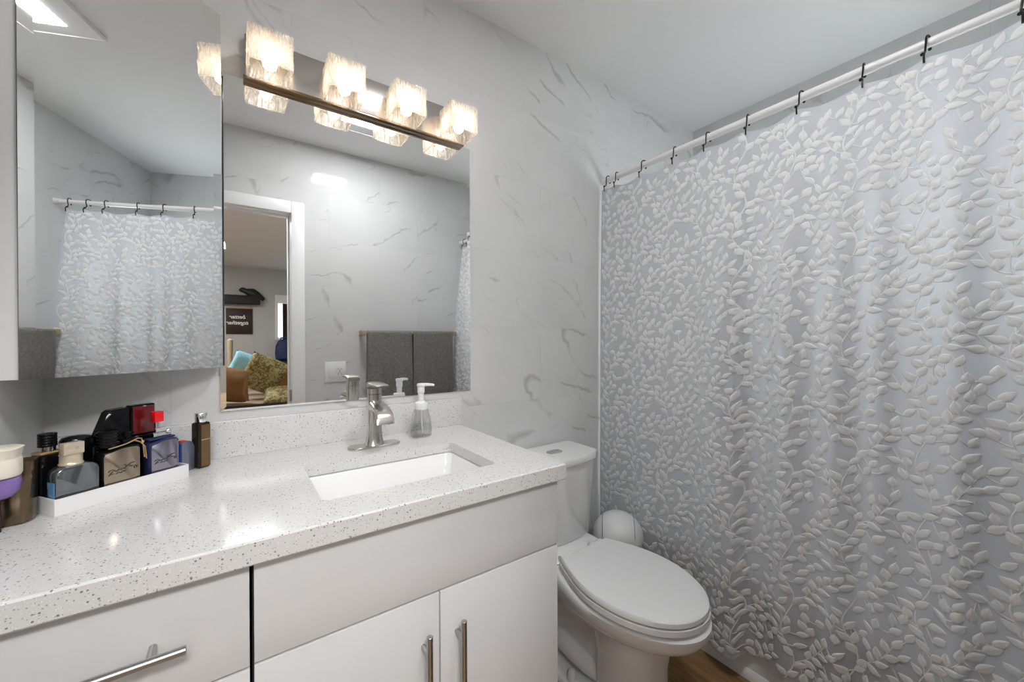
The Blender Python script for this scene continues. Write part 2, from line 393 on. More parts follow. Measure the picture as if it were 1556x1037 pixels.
# ------------------------------------------------------------------ setting
XL, XR, YF, H = -0.35, 2.285, -1.5, 2.455
TOP = 0.88
struct('floor', bxo(-2.6, XR+0.12, -7.1, 0.12, -0.06, 0.0), 'wood', 'brown wood plank floor beside the toilet', 'floor')
struct('ceiling', bxo(-2.6, XR+0.12, -7.1, 0.12, H, H+0.06), 'ceiling', 'plain white painted ceiling', 'ceiling')
struct('wall_back', bxo(XL-0.12, XR+0.12, 0.0, 0.12, 0, H), 'marble_x', 'white veined marble tile wall behind mirror and toilet', 'wall')
struct('wall_left', bxo(XL-0.12, XL, YF, 0.0, 0, H), 'marble_y', 'marble tile wall at the left end of the vanity', 'wall')
struct('wall_right', bxo(XR, XR+0.12, YF, 0.0, 0, H), 'marble_y', 'marble tile wall beyond the bathtub', 'wall')
DX0, DX1, DZ = -0.335, 0.291, 1.985
# front wall with the doorway and an opening over the tub for an added fill light
WX0, WX1, WZ0, WZ1 = 1.72, 2.14, 1.25, 1.72
bm = BM()
for a in ((XL-0.12, DX0-0.016, 0, H), (DX0-0.016, DX1+0.016, DZ+0.016, H), (DX1+0.016, WX0, 0, H), (WX0, WX1, 0, WZ0), (WX0, WX1, WZ1, H), (WX1, XR+0.12, 0, H)):
    box(bm, a[0], a[1], YF-0.12, YF, a[2], a[3])
struct('wall_front', bm, 'marble_f', 'marble tile wall with doorway and towel bar, seen in the mirror', 'wall')
w2 = tag(bpy.data.objects.new('added_window', None), 'added unseen glowing window in the tub alcove, behind the curtain', 'window', kind='structure'); C.objects.link(w2)  # made-up window, added to light and tint the tub alcove
bm = BM()
for a in ((WX0, WX0+0.03, WZ0, WZ1), (WX1-0.03, WX1, WZ0, WZ1), (WX0+0.03, WX1-0.03, WZ0, WZ0+0.03), (WX0+0.03, WX1-0.03, WZ1-0.03, WZ1)):
    box(bm, a[0], a[1], YF-0.07, YF-0.02, a[2], a[3], 0.004)
obj('window_frame', bm, 'trim', w2)
obj('pane', bxo(WX0+0.03, WX1-0.03, YF-0.05, YF-0.042, WZ0+0.03, WZ1-0.03), 'tubglow', w2)
# door casing and jamb
t1 = tag(bpy.data.objects.new('trim_1', None), 'white door casing around the bedroom doorway', 'door frame', kind='structure'); C.objects.link(t1)
bm = BM()
for y0, y1 in ((YF, YF+0.016), (YF-0.136, YF-0.12)):
    box(bm, DX1+0.004, DX1+0.078, y0, y1, 0, DZ+0.078, 0.004)
    box(bm, XL+0.001 if y0 > -1.55 else DX0-0.07, DX1+0.004, y0, y1, DZ+0.004, DZ+0.078, 0.004)
    if y0 < -1.55: box(bm, DX0-0.07, DX0-0.004, y0, y1, 0, DZ+0.004, 0.004)
obj('casing', bm, 'trim', t1)
bm = BM()
box(bm, DX1, DX1+0.0155, YF-0.119, YF-0.001, 0, DZ, 0.002); box(bm, DX0-0.0155, DX0, YF-0.119, YF-0.001, 0, DZ, 0.002)
box(bm, DX0, DX1, YF-0.119, YF-0.001, DZ, DZ+0.0155, 0.002)
box(bm, DX1-0.012, DX1, YF-0.075, YF-0.04, 0, DZ, 0.002); box(bm, DX0, DX1-0.012, YF-0.075, YF-0.04, DZ-0.012, DZ, 0.002)
obj('jamb', bm, 'trim', t1)
bm = BM(); box(bm, DX1-0.003, DX1+0.001, YF-0.034, YF-0.004, 0.79, 0.88, 0.001); tube(bm, [(DX1-0.004, YF-0.002, 0.785), (DX1-0.004, YF-0.002, 0.885)], 0.006)
obj('hinge', bm, 'steel', t1)
# bedroom shell
struct('wall_far', bxo(-2.6, 2.4, -7.0, -6.9, 0, H), 'paint', 'grey bedroom wall with sign and shelf, seen through the doorway', 'wall')
struct('wall_bedroom_left', bxo(-2.6, -2.5, -6.9, YF-0.12, 0, H), 'paint', 'left wall of the bedroom, out of sight', 'wall')
struct('wall_bedroom_right', bxo(2.3, 2.4, -6.9, YF-0.12, 0, H), 'paint', 'right wall of the bedroom, out of sight', 'wall')
struct('wall_bedroom_near', bxo(-2.5, XL-0.12, YF-0.12, YF-0.02, 0, H), 'paint', 'bedroom wall beside the doorway, out of sight', 'wall')

# ------------------------------------------------------------------ vanity cabinets
def bar_handle(parent, c, length, axis):
    """steel bar pull: bar with two posts, standing off the front"""
    bm = BM(); off = -0.034; r = 0.0062; h = length/2
    e = Vector((1, 0, 0)) if axis == 'x' else Vector((0, 0, 1)); c = Vector(c); o = Vector((0, off, 0))
    k = 0.0008
    tube(bm, [c+o-e*h, c+o-e*(h-k), c+o+e*(h-k), c+o+e*h], [r-k, r, r, r-k], 20)
    for s in (-1, 1):
        p = c + e*(s*(h-0.04)); tube(bm, [p+Vector((0, 0.0, 0)), p+o*0.9], 0.0048, 14)
    return obj('handle', bm, 'steel', parent)
FY = -0.565; FT = 0.018
KICK = 0.10; CT = TOP-0.0405
v1 = thing('vanity_cabinet', 'white drawer cabinet at the left, under the perfume tray end of the counter', 'cabinet', (-0.165, -0.28, 0))
ox, oy = -0.165, -0.28
def LB(x0, x1, y0, y1, z0, z1, bev=0.0): return bxo(x0-ox, x1-ox, y0-oy, y1-oy, z0, z1, bev)
bm = LB(XL+0.002, 0.018, FY+FT+0.001, -0.002, KICK, CT-0.001); box(bm, XL+0.002-ox, 0.018-ox, FY+0.06-oy, -0.002-oy, 0.0, KICK)
obj('body', bm, 'cabin', v1)
for z0, z1 in ((0.668, CT-0.003), (0.392, 0.664), (0.104, 0.388)):
    d = obj('drawer', LB(XL+0.004, 0.0185, FY, FY+FT, z0, z1, 0.0012), 'cab', v1)
    bar_handle(d, (-0.166-ox, FY-oy, (z0+z1)/2), 0.216, 'x')
ox, oy = 0.35, -0.28
v2 = thing('vanity_cabinet', 'white two-door sink cabinet under the basin, beside the toilet', 'cabinet', (ox, oy, 0))
bm = LB(0.0225, 0.676, FY+FT+0.001, -0.002, KICK, 0.665); box(bm, 0.0225-ox, 0.676-ox, FY+0.06-oy, -0.002-oy, 0.0, KICK)
for q in ((0.0225, 0.04, FY+FT+0.001, -0.002), (0.66, 0.676, FY+FT+0.001, -0.002), (0.04, 0.66, FY+FT+0.001, -0.53)):
    box(bm, q[0]-ox, q[1]-ox, q[2]-oy, q[3]-oy, 0.665, CT-0.001)
obj('body', bm, 'cabin', v2)
obj('side_panel', LB(0.6765, 0.680, FY+0.001, -0.002, 0.0, CT-0.001), 'cab', v2)
obj('false_front', LB(0.0245, 0.680, FY, FY+FT, 0.670, CT-0.003, 0.0012), 'cab', v2)
d = obj('door', LB(0.0245, 0.3495, FY, FY+FT, 0.104, 0.666, 0.0012), 'cab', v2); bar_handle(d, (0.314-ox, FY-oy, 0.500), 0.216, 'z')
d = obj('door', LB(0.3525, 0.680, FY, FY+FT, 0.104, 0.666, 0.0012), 'cab', v2); bar_handle(d, (0.390-ox, FY-oy, 0.500), 0.216, 'z')

# ------------------------------------------------------------------ countertop with sink cut-out and backsplash
ct = thing('countertop', 'white speckled quartz vanity countertop with a rectangular sink cut-out', 'countertop', (0.17, -0.29, TOP-0.04))
SX0, SX1, SY0, SY1 = 0.140, 0.545, -0.486, -0.226
def slab_with_hole(x0, x1, y0, y1, z0, z1, hw, hd, hc, hr):
    bm = BM(); n = 6
    def ring(z): return [(p[0], p[1], z) for p in srect(hw, hd, hr, 0, n, hc)]
    def outer(z):
        out = []
        for p in ring(z):
            # project the hole ring on to the outer rectangle, corners kept
            out.append(p)
        res = []
        cs = ((x1, y1), (x0, y1), (x0, y0), (x1, y0))
        for k in range(4):
            sx = 1 if k in (0, 3) else -1; sy = 1 if k in (0, 1) else -1
            for i in range(n+1):
                p = out[k*(n+1)+i]
                f = i/n
                cx, cy = cs[k]
                if k in (0, 2):   # goes from x side to y side
                    a = (cx, p[1]) if f < 0.5 else (p[0], cy)
                else:
                    a = (p[0], cy) if f < 0.5 else (cx, p[1])
                if abs(f-0.5) < 1e-6: a = (cx, cy)
                res.append((a[0], a[1], z))
        return res
    e = 0.003
    def inset(r, d): return [(min(max(x, x0+d), x1-d), min(max(y, y0+d), y1-d), z) for x, y, z in r]
    step = [(p[0], p[1]) for p in srect(hw+0.07, hd+0.07, hr+0.03, 0, n, hc)]
    loft(bm, [ring(z0+0.012), [(x, y, z0+0.012) for x, y in step], [(x, y, z0) for x, y in step], inset(outer(z0), e), outer(z0+e), outer(z1-e), inset(outer(z1), e), ring(z1), ring(z0+0.012)], False, False)
    bmesh.ops.remove_doubles(bm, verts=bm.verts, dist=1e-5)
    return bm
bm = slab_with_hole(XL+0.001, 0.689, -0.589, -0.001, TOP-0.04, TOP, SX1-SX0, SY1-SY0, ((SX0+SX1)/2, (SY0+SY1)/2), 0.016)
obj('slab', xform(bm, Matrix.Translation((-0.17, 0.29, -(TOP-0.04)))), 'quartz', ct, sharp=30)
obj('backsplash', xform(bxo(XL+0.001, 0.690, -0.0205, -0.001, TOP, TOP+0.098, 0.0012), Matrix.Translation((-0.17, 0.29, -(TOP-0.04)))), 'quartz', ct)

# undermount sink
sk = thing('sink', 'white rectangular undermount sink set in the quartz countertop', 'sink', ((SX0+SX1)/2, (SY0+SY1)/2, TOP-0.0295))
bm = BM(); w, dpt = SX1-SX0, SY1-SY0
rings = [srect(w+0.05, dpt+0.05, 0.03, -0.0008), srect(w+0.006, dpt+0.006, 0.022, -0.0008), srect(w-0.004, dpt-0.004, 0.024, -0.006),
         srect(w-0.02, dpt-0.014, 0.03, -0.07), srect(w-0.045, dpt-0.03, 0.034, -0.108), srect(w-0.11, dpt-0.075, 0.04, -0.122), srect(0.06, 0.06, 0.029, -0.128)]
loft(bm, rings, False, True)
outer = [srect(w+0.05, dpt+0.05, 0.03, -0.0008), srect(w+0.05, dpt+0.05, 0.03, -0.012), srect(w+0.008, dpt+0.008, 0.04, -0.075), srect(w-0.06, dpt-0.05, 0.04, -0.136)]
loft(bm, outer, False, True); bmesh.ops.remove_doubles(bm, verts=bm.verts, dist=1e-6)
obj('basin', bm, 'porc', sk, sharp=60)
obj('drain', lathe(BM(), [(0.028, -0.128), (0.028, -0.126), (0.022, -0.1255), (0.019, -0.1235), (0.008, -0.121)], seg=28), 'chrome', sk)

# faucet
fa = thing('faucet', 'brushed nickel single-lever waterfall faucet behind the sink', 'faucet', (0.34, -0.135, TOP))
def oval(w, d, r, z, c=(0, 0), n=8): return srect(w, d, r, z, n, c)
bm = BM(); loft(bm, [oval(0.152, 0.052, 0.0258, 0.0002), oval(0.152, 0.052, 0.0258, 0.004), oval(0.147, 0.047, 0.0233, 0.0065)])
obj('base_plate', bm, 'nickel', fa)
bm = BM()
loft(bm, [oval(0.055, 0.050, 0.022, 0.0066), oval(0.052, 0.047, 0.021, 0.010), oval(0.045, 0.041, 0.018, 0.028), oval(0.041, 0.038, 0.016, 0.05), oval(0.041, 0.038, 0.016, 0.155)])
obj('body', bm, 'nickel', fa)
bm = BM(); rings = []
path = [(-0.005, 0.120), (-0.03, 0.122), (-0.055, 0.121), (-0.078, 0.117), (-0.096, 0.108), (-0.106, 0.096), (-0.109, 0.083)]
for i, (y, z) in enumerate(path):
    a = path[max(i-1, 0)]; b_ = path[min(i+1, len(path)-1)]; t = Vector((0, b_[0]-a[0], b_[1]-a[1])).normalized(); nn = Vector((0, -t.z, t.y))
    if nn.z < 0 and i < 3: nn = -nn
    nn = Vector((0, -t.z, t.y)) * (1 if t.y < 0 else 1)
    nn = Vector((1, 0, 0)).cross(t)
    th = [0.034, 0.030, 0.022, 0.014, 0.009, 0.006, 0.005][i]; hw = [0.019, 0.020, 0.0215, 0.023, 0.024, 0.0245, 0.025][i]
    cpt = Vector((0, y, z))
    ring = []
    for j in range(20):
        aa = 2*PI*j/20; ex = abs(math.cos(aa))**0.5*(1 if math.cos(aa) >= 0 else -1); ey = abs(math.sin(aa))**0.5*(1 if math.sin(aa) >= 0 else -1)
        ring.append(cpt + Vector((1, 0, 0))*hw*ex + nn*(th/2*ey))
    rings.append(ring)
loft(bm, rings); obj('spout', bm, 'nickel', fa, sharp=50)
bm = BM(); loft(bm, [oval(0.040, 0.037, 0.0155, 0.157), oval(0.040, 0.037, 0.0155, 0.172)])
rings = []
for y, z, th, hw in ((0.019, 0.180, 0.014, 0.019), (0.0, 0.184, 0.016, 0.0205), (-0.03, 0.1865, 0.009, 0.0205), (-0.06, 0.1865, 0.006, 0.020), (-0.075, 0.1855, 0.005, 0.019), (-0.082, 0.1845, 0.0035, 0.016)):
    rings.append([(hw*sx, y, z+th/2*sz) for sx, sz in ((1, -1), (1, 0.6), (0.85, 1), (-0.85, 1), (-1, 0.6), (-1, -1))])
loft(bm, rings); obj('lever', bm, 'nickel', fa, sharp=40)

# soap dispenser
sd = thing('soap_dispenser', 'clear foaming soap bottle with white pump, half full, right of the faucet', 'soap dispenser', (0.497, -0.108, TOP))
bm = BM(); prof = [(0.060, 0.032, 0.0005), (0.068, 0.040, 0.004), (0.070, 0.042, 0.02), (0.066, 0.040, 0.045), (0.056, 0.037, 0.07), (0.047, 0.036, 0.088), (0.040, 0.034, 0.094), (0.034, 0.032, 0.098)]
loft(bm, [srect(a, b_, min(a, b_)*0.42, z, 8) for a, b_, z in prof], True, False)
inn = [(a-0.003, b_-0.003, max(z, 0.003)) for a, b_, z in prof]
loft(bm, [srect(a, b_, min(a, b_)*0.42, z, 8) for a, b_, z in inn], True, False)
obj('bottle', bm, 'clear', sd, sharp=60)
bm = BM(); lq = [(0.0645, 0.0365, 0.0045), (0.0665, 0.0385, 0.02), (0.0635, 0.0372, 0.040), (0.0628, 0.0370, 0.0405)]
loft(bm, [srect(a, b_, min(a, b_)*0.42, z, 8) for a, b_, z in lq]); obj('liquid', bm, 'liquid', sd, sharp=50)
bm = BM(); lathe(bm, [(0.0195, 0.090), (0.0205, 0.092), (0.0205, 0.108), (0.019, 0.112), (0.012, 0.116), (0.0095, 0.118), (0.0095, 0.142), (0.0115, 0.144), (0.0115, 0.160), (0.010, 0.163)], seg=28)
obj('pump_collar', bm, 'plastic', sd)
bm = BM(); lathe(bm, [(0.0125, 0.1632), (0.0135, 0.165), (0.0135, 0.170), (0.011, 0.1735)], seg=24)
tube(bm, [(0, 0, 0.1685), (0.016, -0.008, 0.1695), (0.032, -0.016, 0.1685), (0.038, -0.019, 0.1665)], [0.006, 0.0055, 0.0045, 0.004], 12)
obj('pump_head', bm, 'plastic', sd)
obj('dip_tube', tube(BM(), [(0, 0, 0.09), (0.002, 0, 0.05), (0.006, 0.0, 0.012)], 0.0025, 8), 'plastic', sd)

# ------------------------------------------------------------------ wall mirror
def mirror_mesh(w, h, bev, rise):
    """flat glass with a ground bevel all round, in local x (width) / z (height), face towards -y"""
    bm = BM()
    o = [(-w/2, 0, 0), (w/2, 0, 0), (w/2, 0, h), (-w/2, 0, h)]
    i = [(-w/2+bev, -rise, bev), (w/2-bev, -rise, bev), (w/2-bev, -rise, h-bev), (-w/2+bev, -rise, h-bev)]
    ov = [bm.verts.new(p) for p in o]; iv = [bm.verts.new(p) for p in i]
    bm.faces.new(iv)
    for k in range(4): bm.faces.new((ov[k], ov[(k+1) % 4], iv[(k+1) % 4], iv[k]))
    bk = [bm.verts.new((p[0], 0.0035, p[2])) for p in o]
    for k in range(4):
        f = bm.faces.new((ov[k], bk[k], bk[(k+1) % 4], ov[(k+1) % 4])); f.material_index = 1
    f = bm.faces.new(list(reversed(bk))); f.material_index = 1
    return bm
ML, MR, MB, MT = -0.031, 0.738, 1.0025, 1.921
wm = thing('wall_mirror', 'large rectangular wall mirror above the sink and backsplash', 'mirror', ((ML+MR)/2, -0.0045, MB))
obj('glass', mirror_mesh(MR-ML, MT-MB, 0.013, 0.0005), None, wm, sharp=1, mats=['mirror', 'mirror_edge'])

# corner medicine cabinet with a mirrored door
CA = math.radians(34.0); R2 = Vector((-0.0249, -0.0480)); dr = Vector((math.cos(CA), math.sin(CA))); DW = 0.35
L2 = R2 - dr*DW; nrm2 = Vector((dr.y, -dr.x))
ZB, ZT = 1.1255, 2.045
mc = thing('medicine_cabinet', 'white corner medicine cabinet with mirrored door, left of the wall mirror', 'cabinet', (-0.2, -0.1, ZB))
Lb, Rb = L2 - nrm2*0.006, R2 - nrm2*0.006
poly = [(XL+0.001, -0.001), (XL+0.001, Lb.y), (Lb.x, Lb.y), (Rb.x, Rb.y), (-0.036, -0.001)]
obj('body', prism(BM(), [(x+0.2, y+0.1) for x, y in poly], 0, ZT-ZB, 0.001), 'trim', mc)
md = obj('mirror_door', mirror_mesh(DW, ZT-ZB, 0.020, 0.0008), None, mc, sharp=1, mats=['mirror', 'mirror_edge'])
mid = (L2+R2)/2; md.location = (mid.x+0.2, mid.y+0.1, 0); md.rotation_euler = (0, 0, CA)

# ------------------------------------------------------------------ vanity light
vl = thing('vanity_light', 'four-shade nickel vanity light with hammered glass cubes above the mirror', 'light fixture', (0.365, 0, 1.915))
bm = bxo(-0.338, 0.335, -0.022, -0.001, 0.008, 0.124, 0.002)
obj('back_plate', bm, 'nickel', vl)
obj('bottom_lip', bxo(-0.341, 0.337, -0.027, -0.001, 0.0, 0.0075, 0.0015), 'bronze', vl)
def shade_bm():
    bm = BM(); n = 10; w, d, h = 0.104, 0.098, 0.088
    def ring(s, z, ph):
        pts = []
        base = srect(w*s, d*s, 0.007, 0, 3)
        for k in range(len(base)):
            p = base[k]; q = base[(k+1) % len(base)]
            m_ = 1 if (Vector(p)-Vector(q)).length < 0.02 else 7
            for i in range(m_):
                x = p[0]+(q[0]-p[0])*i/m_; y = p[1]+(q[1]-p[1])*i/m_
                wob = 0.0011*math.sin(9*math.atan2(y, x)+ph*1.7)+0.0009*math.sin(z*190+ph+3*math.atan2(y, x))
                r = math.hypot(x, y); pts.append((x*(1+wob/r), y*(1+wob/r), z))
        return pts
    outer = [ring(1.0, h*i/n, 0.6*i) for i in range(n+1)]
    inner = [ring(0.90, 0.0 + (h-0.006)*i/n, 0.6*i) for i in range(n, -1, -1)]
    loft(bm, outer+inner, False, False)
    # closed top, open bottom
    r0 = [v for v in bm.verts]
    N = len(outer[0])
    bm.verts.ensure_lookup_table()
    bm.faces.new([bm.verts[n*N+i] for i in range(N)])
    bmesh.ops.delete(bm, geom=[f for f in bm.faces if all(abs(v.co.z-h) < 1e-6 or abs(v.co.z-(h-0.006)) < 1e-6 for v in f.verts) and len(f.verts) == 4], context='FACES_ONLY')
    bm.faces.new([bm.verts[(n+1)*N+i] for i in range(N)])
    for i in range(N):
        j = (i+1) % N
        bm.faces.new((bm.verts[i], bm.verts[j], bm.verts[(2*n+1)*N+j], bm.verts[(2*n+1)*N+i]))
    return bm
for k in range(4):
    x = -0.2825 + 0.1895*k
    s = obj('lamp_shade', shade_bm(), 'shade', vl, sharp=50); s.location = (x, -0.081, 0.0015)
    bm = BM(); lathe(bm, [(0.016, 0.056), (0.019, 0.058), (0.019, 0.078), (0.012, 0.081)], seg=20)
    tube(bm, [(0, 0.062, 0.070), (0, 0.0, 0.070)], 0.007, 12)
    hs = obj('lamp_holder', bm, 'nickel', vl); hs.location = (x, -0.081, 0.0)
    bm = BM(); lathe(bm, [(0.009, 0.056), (0.011, 0.050), (0.0165, 0.038), (0.018, 0.028), (0.0155, 0.018), (0.008, 0.0115), (0.001, 0.0105)], seg=18)
    bb = obj('bulb', bm, 'bulb', vl); bb.location = (x, -0.081, 0.0)

# ceiling fan light
cf = thing('ceiling_fan_light', 'square white ceiling vent with a bright light panel, reflected in the corner cabinet mirror', 'ceiling light', (0.61, -0.98, H))
bm = BM()
for q in ((-0.165, 0.165, -0.165, -0.08), (-0.165, 0.165, 0.08, 0.165), (-0.165, -0.11, -0.08, 0.08), (0.11, 0.165, -0.08, 0.08)):
    box(bm, q[0], q[1], q[2], q[3], -0.014, -0.0005)
box(bm, -0.172, 0.172, -0.172, -0.165, -0.018, -0.0005, 0.002); box(bm, -0.172, 0.172, 0.165, 0.172, -0.018, -0.0005, 0.002)
box(bm, -0.172, -0.165, -0.165, 0.165, -0.018, -0.0005, 0.002); box(bm, 0.165, 0.172, -0.165, 0.165, -0.018, -0.0005, 0.002)
obj('frame', bm, 'trim', cf)
obj('light_panel', bxo(-0.1095, 0.1095, -0.0795, 0.0795, -0.016, -0.001), 'panel', cf)

# ------------------------------------------------------------------ toilet
TX = 1.056
to = thing('toilet', 'white two-piece toilet with closed lid between the vanity and the shower curtain', 'toilet', (TX, -0.40, 0))
def ly(y): return y + 0.40
def egg(hw, yb, yf, z, bw=0.6, n=40, peak=0.45, fp=2.0):
    """outline with a narrower back edge and a long rounded front; yb back, yf front (more negative)"""
    L = yb-yf; right = []
    for i in range(n+1):
        t = i/n
        t = 1-(1-t)**1.5 if t > 0 else 0.0
        if t < peak: w = hw*(bw+(1-bw)*math.sin(PI/2*t/peak))
        else: w = hw*max(0.0, 1-((t-peak)/(1-peak))**fp)**(1/fp)
        right.append((w, yb-L*t))
    pts = [(x, ly(y), z) for x, y in right] + [(-x, ly(y), z) for x, y in reversed(right[:-1])]
    return pts
bm = BM()
rings = [egg(0.135, -0.10, -0.622, 0.0005, 0.95), egg(0.135, -0.10, -0.622, 0.018, 0.95), egg(0.130, -0.105, -0.616, 0.024, 0.95), egg(0.060, -0.12, -0.560, 0.026, 0.95),
         egg(0.060, -0.12, -0.56, 0.20, 0.92), egg(0.075, -0.13, -0.58, 0.235, 0.9), egg(0.120, -0.16, -0.640, 0.27, 0.80), egg(0.152, -0.20, -0.695, 0.30, 0.72),
         egg(0.174, -0.225, -0.732, 0.327, 0.70), egg(0.183, -0.240, -0.748, 0.352, 0.70), egg(0.184, -0.247, -0.751, 0.374, 0.70), egg(0.174, -0.252, -0.738, 0.3835, 0.70)]
loft(bm, rings)
# front pedestal column under the bowl
def col(hw, yb, yf, z): return [(x, y, z) for x, y in [(p[0], p[1]) for p in srect(2*hw, yb-yf, min(hw, (yb-yf)/2)*0.92, 0, 8, (0, ly((yb+yf)/2)))]]
loft(bm, [col(0.108, -0.385, -0.614, 0.015), col(0.103, -0.39, -0.610, 0.035), col(0.102, -0.39, -0.612, 0.17), col(0.106, -0.38, -0.622, 0.225), col(0.112, -0.37, -0.630, 0.265), col(0.105, -0.37, -0.60, 0.30)], True, True)
# shelf under the tank
loft(bm, [srect(0.20, 0.20, 0.04, 0.28, 6, (0, ly(-0.135))), srect(0.25, 0.24, 0.05, 0.34, 6, (0, ly(-0.145))), srect(0.27, 0.26, 0.05, 0.392, 6, (0, ly(-0.15))), srect(0.262, 0.252, 0.05, 0.398, 6, (0, ly(-0.15)))])
# trapway bulges on the sides
for s in (-1, 1):
    tube(bm, [(s*0.040, ly(-0.42), 0.055), (s*0.060, ly(-0.37), 0.075), (s*0.066, ly(-0.31), 0.085), (s*0.064, ly(-0.25), 0.090), (s*0.055, ly(-0.20), 0.07), (s*0.05, ly(-0.17), 0.03)], [0.026, 0.033, 0.036, 0.036, 0.034, 0.032], 16)
obj('bowl', bm, 'porc', to, sharp=50)
for s in (-1, 1):
    b_ = obj('bolt_cap', lathe(BM(), [(0.0155, 0.0242), (0.0155, 0.040), (0.012, 0.052), (0.006, 0.057), (0.0005, 0.058)], seg=18), 'plastic', to); b_.location = (s*0.108, ly(-0.335), 0)
def bow(w, d0, d1, z, bowd, n=12, r=0.012):
    """tank outline: straight back at d0, bowed front reaching d1"""
    pts = [(-w/2, ly(d0), z)]
    fr = []
    for i in range(n+1):
        t = -1+2*i/n; x = t*w/2
        fr.append((x, ly(d1 + bowd*(t*t)), z))
    # soften the two front corners
    fr[0] = (-w/2, ly(d1+bowd+r), z); fr[-1] = (w/2, ly(d1+bowd+r), z)
    fr.insert(1, (-w/2+r*0.35, ly(d1+bowd+r*0.3), z)); fr.insert(-1, (w/2-r*0.35, ly(d1+bowd+r*0.3), z))
    return pts + fr + [(w/2, ly(d0), z)]
bm = BM(); loft(bm, [bow(0.322, -0.016, -0.196, 0.399, 0.03), bow(0.33, -0.016, -0.199, 0.402, 0.03), bow(0.356, -0.016, -0.214, 0.69, 0.033), bow(0.357, -0.016, -0.215, 0.7035, 0.033)])
obj('tank', bm, 'porc', to, sharp=50)
bm = BM(); loft(bm, [bow(0.366, -0.012, -0.222, 0.704, 0.034), bow(0.374, -0.010, -0.226, 0.709, 0.034), bow(0.374, -0.010, -0.226, 0.731, 0.034), bow(0.366, -0.013, -0.222, 0.737, 0.034)])
obj('tank_lid', bm, 'porc', to, sharp=40)
bm = BM(); loft(bm, [srect(0.070, 0.038, 0.016, 0.7371, 6, (0.008, ly(-0.115))), srect(0.070, 0.038, 0.016, 0.740, 6, (0.008, ly(-0.115))), srect(0.064, 0.032, 0.014, 0.7412, 6, (0.008, ly(-0.115)))])
obj('flush_button', bm, 'mattegrey', to)
def seat_ring(hw, yb, yf, z): return egg(hw, yb, yf, z, 0.66, 40, 0.47, 2.05)
bm = BM(); loft(bm, [seat_ring(0.168, -0.292, -0.730, 0.3885), seat_ring(0.182, -0.286, -0.744, 0.3895), seat_ring(0.1805, -0.286, -0.744, 0.405), seat_ring(0.174, -0.288, -0.736, 0.4065)])
for sx_, yy_, z0_, z1_ in ((-0.10, -0.40, 0.384, 0.389), (0.10, -0.40, 0.384, 0.389), (-0.10, -0.42, 0.407, 0.4115), (0.10, -0.42, 0.407, 0.4115)):
    box(bm, sx_-0.012, sx_+0.012, ly(yy_)-0.008, ly(yy_)+0.008, z0_, z1_)
obj('seat', bm, 'plastic', to, sharp=50)
bm = BM(); loft(bm, [seat_ring(0.166, -0.296, -0.726, 0.4108), seat_ring(0.179, -0.290, -0.742, 0.4118), seat_ring(0.178, -0.290, -0.741, 0.424), seat_ring(0.174, -0.293, -0.736, 0.4285), seat_ring(0.15, -0.305, -0.71, 0.4305)])
for s in (-1, 1): tube(bm, [(s*0.075-0.03, ly(-0.275), 0.408), (s*0.075+0.03, ly(-0.275), 0.408)], 0.0125, 14)
obj('lid', bm, 'plastic', to, sharp=40)

# trash bin
tb = thing('trash_bin', 'white round swing-top trash bin with domed lid behind the toilet', 'trash bin', (1.333, -0.215, 0))
obj('body', lathe(BM(), [(0.078, 0.0005), (0.082, 0.004), (0.099, 0.345), (0.102, 0.352), (0.102, 0.358)], seg=40), 'plastic', tb)
bm = BM(); prof = [(0.104, 0.352), (0.105, 0.360)] + [(0.105*math.cos(a), 0.362+0.096*math.sin(a)) for a in [PI/2*i/14 for i in range(14)]] + [(0.0005, 0.458)]
lathe(bm, prof, seg=40); obj('domed_lid', bm, 'plastic', tb, sharp=60)
# swing flap: a raised patch of the dome facing the room, with a black sheet below painting the shade in its gap
def dome_pt(a, b, r):  # a: across angle, b: from front-low to top
    d = Vector((math.sin(a)*math.cos(b*0.999), -math.cos(a)*math.cos(b), math.sin(b)))
    return (d.x*r, d.y*r, 0.362+d.z*r*0.096/0.105)
def flap(r, ga, mi):
    bm = BM(); rr = []
    n = 24; m_ = 12
    for j in range(m_+1):
        q = j/m_
        # flap = band |x| < ga running over the dome
        row = []
        for i in range(n+1):
            t = -0.30 + 2.55*i/n
            xx = ga*(-1+2*q); zz = math.sqrt(max(1-xx*xx, 0)); th = 0.28+1.75*i/n
            row.append((xx*r, -zz*math.cos(th)*r, 0.362+zz*math.sin(th)*r*0.096/0.105))
        rr.append(row)
    loft(bm, rr, False, False, closed=False); return bm
fl = obj('flap_gap_shade', flap(0.1054, 0.62, 0), 'blackm', tb); fl['label'] = 'dark sheet painting the shade in the gap around the swing flap'
fo = obj('swing_flap', flap(0.1064, 0.595, 0), 'plastic', tb)
for o_ in (fl, fo): o_.rotation_euler = (0, 0, math.radians(-48))

# ------------------------------------------------------------------ bathtub, rod, hooks, curtain
tu = thing('bathtub', 'white alcove bathtub behind the shower curtain, apron seen below the hem', 'bathtub', (1.88, -0.75, 0))
def tx(x): return x-1.88
def tyy(y): return y+0.75
bm = BM()
tw, td, cx = 0.807, 1.496, tx((1.476+2.283)/2)
loft(bm, [srect(tw, td, 0.004, 0.0005, 6, (cx, 0)), srect(tw, td, 0.004, 0.365, 6, (cx, 0)), srect(tw-0.01, td-0.01, 0.006, 0.375, 6, (cx, 0)),
          srect(tw-0.15, td-0.16, 0.12, 0.375, 6, (cx, 0)), srect(tw-0.17, td-0.18, 0.12, 0.36, 6, (cx, 0)), srect(tw-0.26, td-0.36, 0.14, 0.09, 6, (cx, 0)), srect(tw-0.34, td-0.46, 0.14, 0.06, 6, (cx, 0))])
obj('basin', bm, 'porc', tu, sharp=40)
